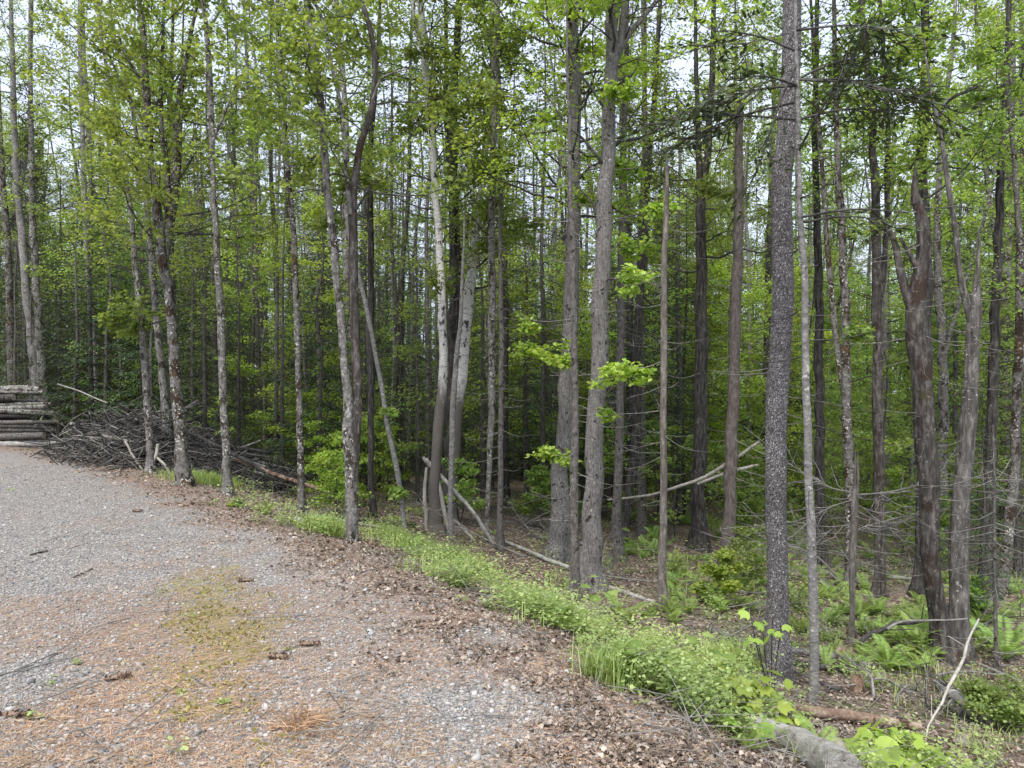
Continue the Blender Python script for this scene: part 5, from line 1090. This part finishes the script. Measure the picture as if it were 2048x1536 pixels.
stick('leaning_stick', 'white peeled stick standing upright left of the birch clump', 'stick', [(857, 1098, 9), (852, 1040, 8), (849, 990, 8), (853, 935, 5)], 'palewood', Ys=yb - .45, seed=18)
stick('leaning_pole', 'long grey pole leaning from behind the birch down to the right', 'pole', [(985, 1086, 7), (950, 1030, 8), (905, 978, 9), (870, 938, 9), (852, 918, 8)], 'greywood', Ys=[yb - .5, yb - .45, yb - .4, yb - .35, yb - .3], seed=19)
stick('leaning_stick', 'peeled pale split branch leaning in the birch clump', 'stick', [(899, 1066, 8), (888, 1020, 10), (878, 970, 9), (872, 935, 6)], 'palewood', Ys=yb - .42, seed=20)
stick('leaning_stick', 'short thin pale stick slanting down right of the birch clump', 'stick', [(958, 1090, 4), (930, 1062, 6), (908, 1040, 5)], 'palewood', Ys=yb - .5, seed=21)
stick('leaning_stick', 'broken white branch end sticking out left of the birch clump', 'stick', [(846, 914, 6), (858, 928, 9), (872, 945, 8)], 'palewood', Ys=yb - .3, seed=22)
stick('fallen_stick', 'short pale stick on the grass under the upright white stick', 'stick', [(835, 1100, 4), (870, 1096, 4)], 'palewood', seed=23)
stick('fallen_pole', 'brown pole sloping down from the brush pile past the white boulder', 'pole', [(470, 918, 7), (540, 945, 8), (600, 965, 8), (660, 985, 6)], 'rotwood', Ys=[15.2, 14.8, 14.4, 14], seed=24)
stick('fallen_pole', 'thick grey pole sloping down the right side of the brush pile', 'pole', [(372, 862, 8), (420, 885, 9), (480, 915, 8), (530, 945, 6)], 'dark', Ys=[15.5, 15.2, 15, 14.8], seed=25)
stick('fallen_pole', 'thin light pole rising from the brush pile to the upper left', 'pole', [(115, 768, 2), (160, 783, 2.5), (215, 806, 2.5)], 'greywood', Ys=17, seed=26)
stick('fallen_stick', 'crooked white stick at the front edge of the brush pile', 'stick', [(250, 882, 4), (265, 910, 5), (282, 935, 5), (296, 955, 5)], 'palewood', Ys=14.9, seed=27)
stick('fallen_stick', 'white forked stick beside the foot of the stout forked maple', 'stick', [(314, 915, 5), (330, 930, 5), (340, 948, 4), (344, 965, 3)], 'palewood', Ys=13.9, seed=28)
stick('fallen_stick', 'short white peeled stick standing in the brush between two stems', 'stick', [(316, 888, 6), (313, 910, 8), (310, 920, 3)], 'palewood', Ys=14.2, seed=29)
stick('fallen_pole', 'two weathered poles lying right of the thickest spotted trunk', 'pole', [(1192, 1166, 9), (1250, 1186, 10), (1310, 1205, 8)], 'greywood', seed=30)
stick('fallen_pole', 'thin pale pole crossing the litter behind the beige snag', 'pole', [(1200, 1150, 4), (1260, 1160, 5), (1330, 1165, 5)], 'twig', seed=31)
stick('fallen_pole', 'thin dark pole running from the beige snag towards the big spruce', 'pole', [(1340, 1184, 5), (1400, 1188, 5), (1470, 1190, 6), (1535, 1194, 6)], 'dtwig', seed=32, lift=.04)
stick('fallen_pole', 'long thin pale root like pole left of the big spruce', 'pole', [(1395, 1288, 5), (1460, 1298, 6), (1530, 1308, 6)], 'twig', seed=33)
stick('fallen_log', 'split grey log pointing down right under the white crooked stick', 'log', [(1872, 1368, 16), (1900, 1385, 22), (1940, 1415, 24)], 'greywood', seed=34, rough=.3)
stick('fallen_log', 'dark decayed log lying beneath the split grey log', 'log', [(1880, 1405, 22), (1930, 1430, 24), (1990, 1450, 18)], 'dark', seed=35, rough=.25)
stick('fallen_pole', 'thin grey pole sloping across the right edge', 'pole', [(1960, 1340, 5), (2005, 1360, 6), (2060, 1385, 6)], 'twig', seed=36, lift=.06)
stick('fallen_log', 'reddish brown rotten log at the right edge below the thin young conifer', 'log', [(1975, 1352, 16), (2020, 1366, 18), (2070, 1380, 18)], 'rotwood', seed=37)
stick('fallen_pole', 'level thin pale pole crossing behind the white crooked stick', 'pole', [(1870, 1368, 5), (1930, 1362, 5), (2010, 1366, 4)], 'twig', seed=38, lift=.08)
stick('fallen_stick', 'short pale stick bent upright on the litter right of the rotten log', 'stick', [(1790, 1410, 3), (1800, 1385, 5), (1820, 1370, 4)], 'twig', Ys=6.6, seed=39)
stick('fallen_log', 'mossy log lying behind the thick spotted trunks', 'log', [(1060, 1070, 8), (1120, 1082, 9), (1180, 1090, 8)], 'mottled', seed=40)
stick('fallen_log', 'dead log on the forest floor left of the old double trunk', 'log', [(1745, 1150, 7), (1790, 1155, 8), (1835, 1160, 7)], 'greywood', seed=41)
def dead_branch(label, px, py, seed, L, mat='twig', group=None, rise=.25):
    b = at(px, py); rs = np.random.default_rng(seed); a = rs.uniform(0, 6.283); d = np.array([math.cos(a), math.sin(a) * .6, rs.uniform(.0, rise)]); g = Geo()
    C = catmull([b, b + d * L * .5 + rs.normal(size=3) * .06 * L, b + d * L + rs.normal(size=3) * .08 * L], 12); C[:, 2] = np.maximum(C[:, 2], terr(C[:, 0], C[:, 1]) + .02); tube(g, C, np.linspace(.016, .004, 12), 5, rough=.2, seed=seed)
    for k in range(int(9 * L)):
        q = C[rs.integers(2, 12)]; e = d + rs.normal(size=3) * .7; e /= np.linalg.norm(e); e[2] = abs(e[2]) * .7; l = L * rs.uniform(.15, .45); m = q + e * l * .5 + rs.normal(size=3) * .05 * l
        tube(g, np.array([q, m, q + e * l]), [.006, .004, .0015], 4, cap=False)
        for j in range(3): f = e + rs.normal(size=3) * .6; tube(g, np.array([m, m + f * l * .4]), [.003, .001], 3, cap=False)
    o = g.build('dead_branch', M[mat], None, b); o.location = b; tag(o, label, 'branch', group)
for k in range(13):
    dead_branch('twiggy dead branch on the ground between the thin twiggy conifer and the scarred spotted trunk', rs.uniform(1010, 1160), rs.uniform(1010, 1140), 700 + k, rs.uniform(.7, 1.6), group='dead branches left of the scarred spotted trunk', rise=.6)
for k in range(16):
    dead_branch('twiggy dead branch on the leaf litter right of the smooth slender trunk', rs.uniform(1650, 2040), rs.uniform(1180, 1470), 730 + k, rs.uniform(.5, 1.3), ['twig', 'dtwig'][k % 2], group='dead branches on the litter at the right', rise=.35)
for k in range(8):
    dead_branch('twiggy dead branch between the thickest spotted trunk and the big scaly spruce', rs.uniform(1200, 1520), rs.uniform(1150, 1290), 760 + k, rs.uniform(.5, 1.1), group='dead branches left of the big spruce', rise=.4)
for k in range(8):
    dead_branch('dry dead branch lying on the ground among the trees behind the old double trunk', rs.uniform(1650, 1850), rs.uniform(1120, 1200), 780 + k, rs.uniform(1, 2), 'twig', group='dead branches behind the ferns', rise=.6)
# stumps
def stump(label, px, py, w, h, mat, seed):
    b = at(px, py); rs = np.random.default_rng(seed); r = w / 2 * b[1] / F; H = h * b[1] / F; g = Geo()
    C = np.array([b + [0, 0, -.05], b + [0, 0, H * .3], b + [0, 0, H * .7], b + [.01, 0, H * .85]]); tube(g, catmull(C, 8), np.linspace(r * 1.25, r * .8, 8), 14, rough=.4, seed=seed)
    for k in range(12):
        a = rs.random() * 6.28; o = np.array([math.cos(a) * r * .6, math.sin(a) * r * .6, H * .7]); tube(g, np.array([b + o, b + o * [1, 1, 1] + [0, 0, H * rs.uniform(.15, .5)]]), [r * .3, .003], 4)
    ob = g.build('stump', M[mat], None, b); ob.location = b; tag(ob, label, 'stump')
stump('small reddish brown rotten stump in the litter right of the smooth slender trunk', 1716, 1385, 26, 34, 'rotwood', 3)
stump('low dark rotten stump at the foot of the small dead trunk', 1690, 1325, 44, 26, 'rotwood', 4)
# boulders
def rock(label, px, py, w, h, mat, seed):
    b = at(px, py); rs = np.random.default_rng(seed); import bmesh
    bm = bmesh.new(); bmesh.ops.create_icosphere(bm, subdivisions=3, radius=1); sx = w / 2 * b[1] / F; sz = h / 2 * b[1] / F
    for v in bm.verts:
        c = v.co; n = 1 + .35 * (vnoise(c.x * 1.3 + seed, c.y * 1.3 + c.z * 1.7, seed) - .5) + .12 * (vnoise(c.x * 4 + seed, c.y * 4 + c.z * 3, seed + 1) - .5)
        v.co = (c.x * sx * n, c.y * sx * .8 * n, c.z * sz * n)
    me = bpy.data.meshes.new('boulder'); bm.to_mesh(me); bm.free(); me.materials.append(M[mat]); [setattr(p, 'use_smooth', True) for p in me.polygons]
    o = bpy.data.objects.new('boulder', me); COL.objects.link(o); o.location = (b[0], b[1], b[2] + sz * .45); tag(o, label, 'boulder')
rock('rounded white boulder in the grass right of the slim straight mottled trunk', 511, 975, 27, 26, 'rock', 1)
rock('brown angular rock beside the pale weathered log', 1668, 1500, 54, 32, 'rock_b', 2)
rock('small pale stone among weeds in front of the spruce with dead twigs', 1160, 1222, 20, 14, 'rock', 3)
rock('grey stone in the weeds left of the big spruce', 1285, 1290, 26, 16, 'rock', 4)
rock('elongated pale stone in the weeds left of the thickest trunks', 1050, 1186, 26, 14, 'rock', 5)
rock('dark stone near the right bottom, half sunk in leaves', 1925, 1490, 40, 22, 'rock_b', 6)
rock('small grey stone below the maple seedling', 1440, 1395, 16, 16, 'rock', 7)
# cones and sticks on the road
def cone(label, px, py, ang, L=.13):
    b = at(px, py); b[2] = float(roadz(b[0], b[1])) + .018; g = Geo(); d = np.array([math.cos(ang), math.sin(ang), 0]); s = np.linspace(0, 1, 8)
    tube(g, b + d * (s[:, None] - .5) * L, .011 * np.sin(np.pi * (s * .86 + .1)) + .003, 7); k = 60; u = rs.random(k); a = rs.random(k) * 6.28; side = np.cross(d, [0, 0, 1.])
    o = np.cos(a)[:, None] * side + np.sin(a)[:, None] * np.array([0, 0, 1.]); leaves(g, b + d * (u[:, None] - .5) * L + o * .008, o + d * .5, np.tile(d, (k, 1)) + rs.normal(size=(k, 3)) * .1, .017, T_OVAL * [1.3, 1], .1, rs)
    ob = g.build('pine_cone', M['rotwood'], None, b); ob.location = b; tag(ob, label, 'pine cone')
cone('long brown pine cone at the left bottom edge of the road', 25, 1450, .1, .15)
cone('pine cone on the gravel right of the yellow moss', 558, 1330, -.1)
cone('pine cone lying lower on the gravel left of the middle', 236, 1372, .5)
cone('pine cone on the gravel above the yellow moss', 490, 1172, .1)
cone('pine cone near the leaf litter at the right side of the gravel', 620, 1303, .05)
cone('small dark cone far up the gravel road', 275, 1030, .1)
stick('twig', 'thin brown twig lying on the orange needles at lower left', 'twig', [(80, 1465, 3), (130, 1440, 4), (200, 1415, 3)], 'rotwood', seed=50, lift=.03)
stick('twig', 'dead grey twig with orange needles at the bottom centre of the road', 'twig', [(600, 1482, 3), (640, 1465, 5), (700, 1430, 4)], 'twig', seed=51, lift=.03, stubs=8)
stick('twig', 'long thin pale twig on the gravel at the bottom centre', 'twig', [(785, 1395, 3), (850, 1420, 3), (900, 1450, 3)], 'twig', seed=52, lift=.03)
stick('twig', 'short dark stick on the gravel left of the yellow moss', 'twig', [(60, 1117, 3), (95, 1108, 4)], 'dtwig', seed=53, lift=.03)
stick('twig', 'short dark stick on the gravel above the road middle', 'twig', [(145, 1165, 3), (185, 1145, 3)], 'dtwig', seed=54, lift=.03)
g = Geo(); c = at(600, 1470); k = 260
P = np.array([c[0], c[1], float(roadz(c[0], c[1]))]) + rs.normal(size=(k, 3)) * [.06, .05, .0] + np.stack([0 * rs.random(k), 0 * rs.random(k), .01 + .03 * rs.random(k)], 1)
leaves(g, P, rdir(k, .25, rs) + [.5, -.2, 0], rdir(k, 1, rs), .11, T_ND * [1.7, 1], .05, rs)
tag(g.build('needle_tuft', M['needles_r'], smooth=False), 'tuft of orange pine needles beside the dead twig at the bottom of the road', 'needle tuft')
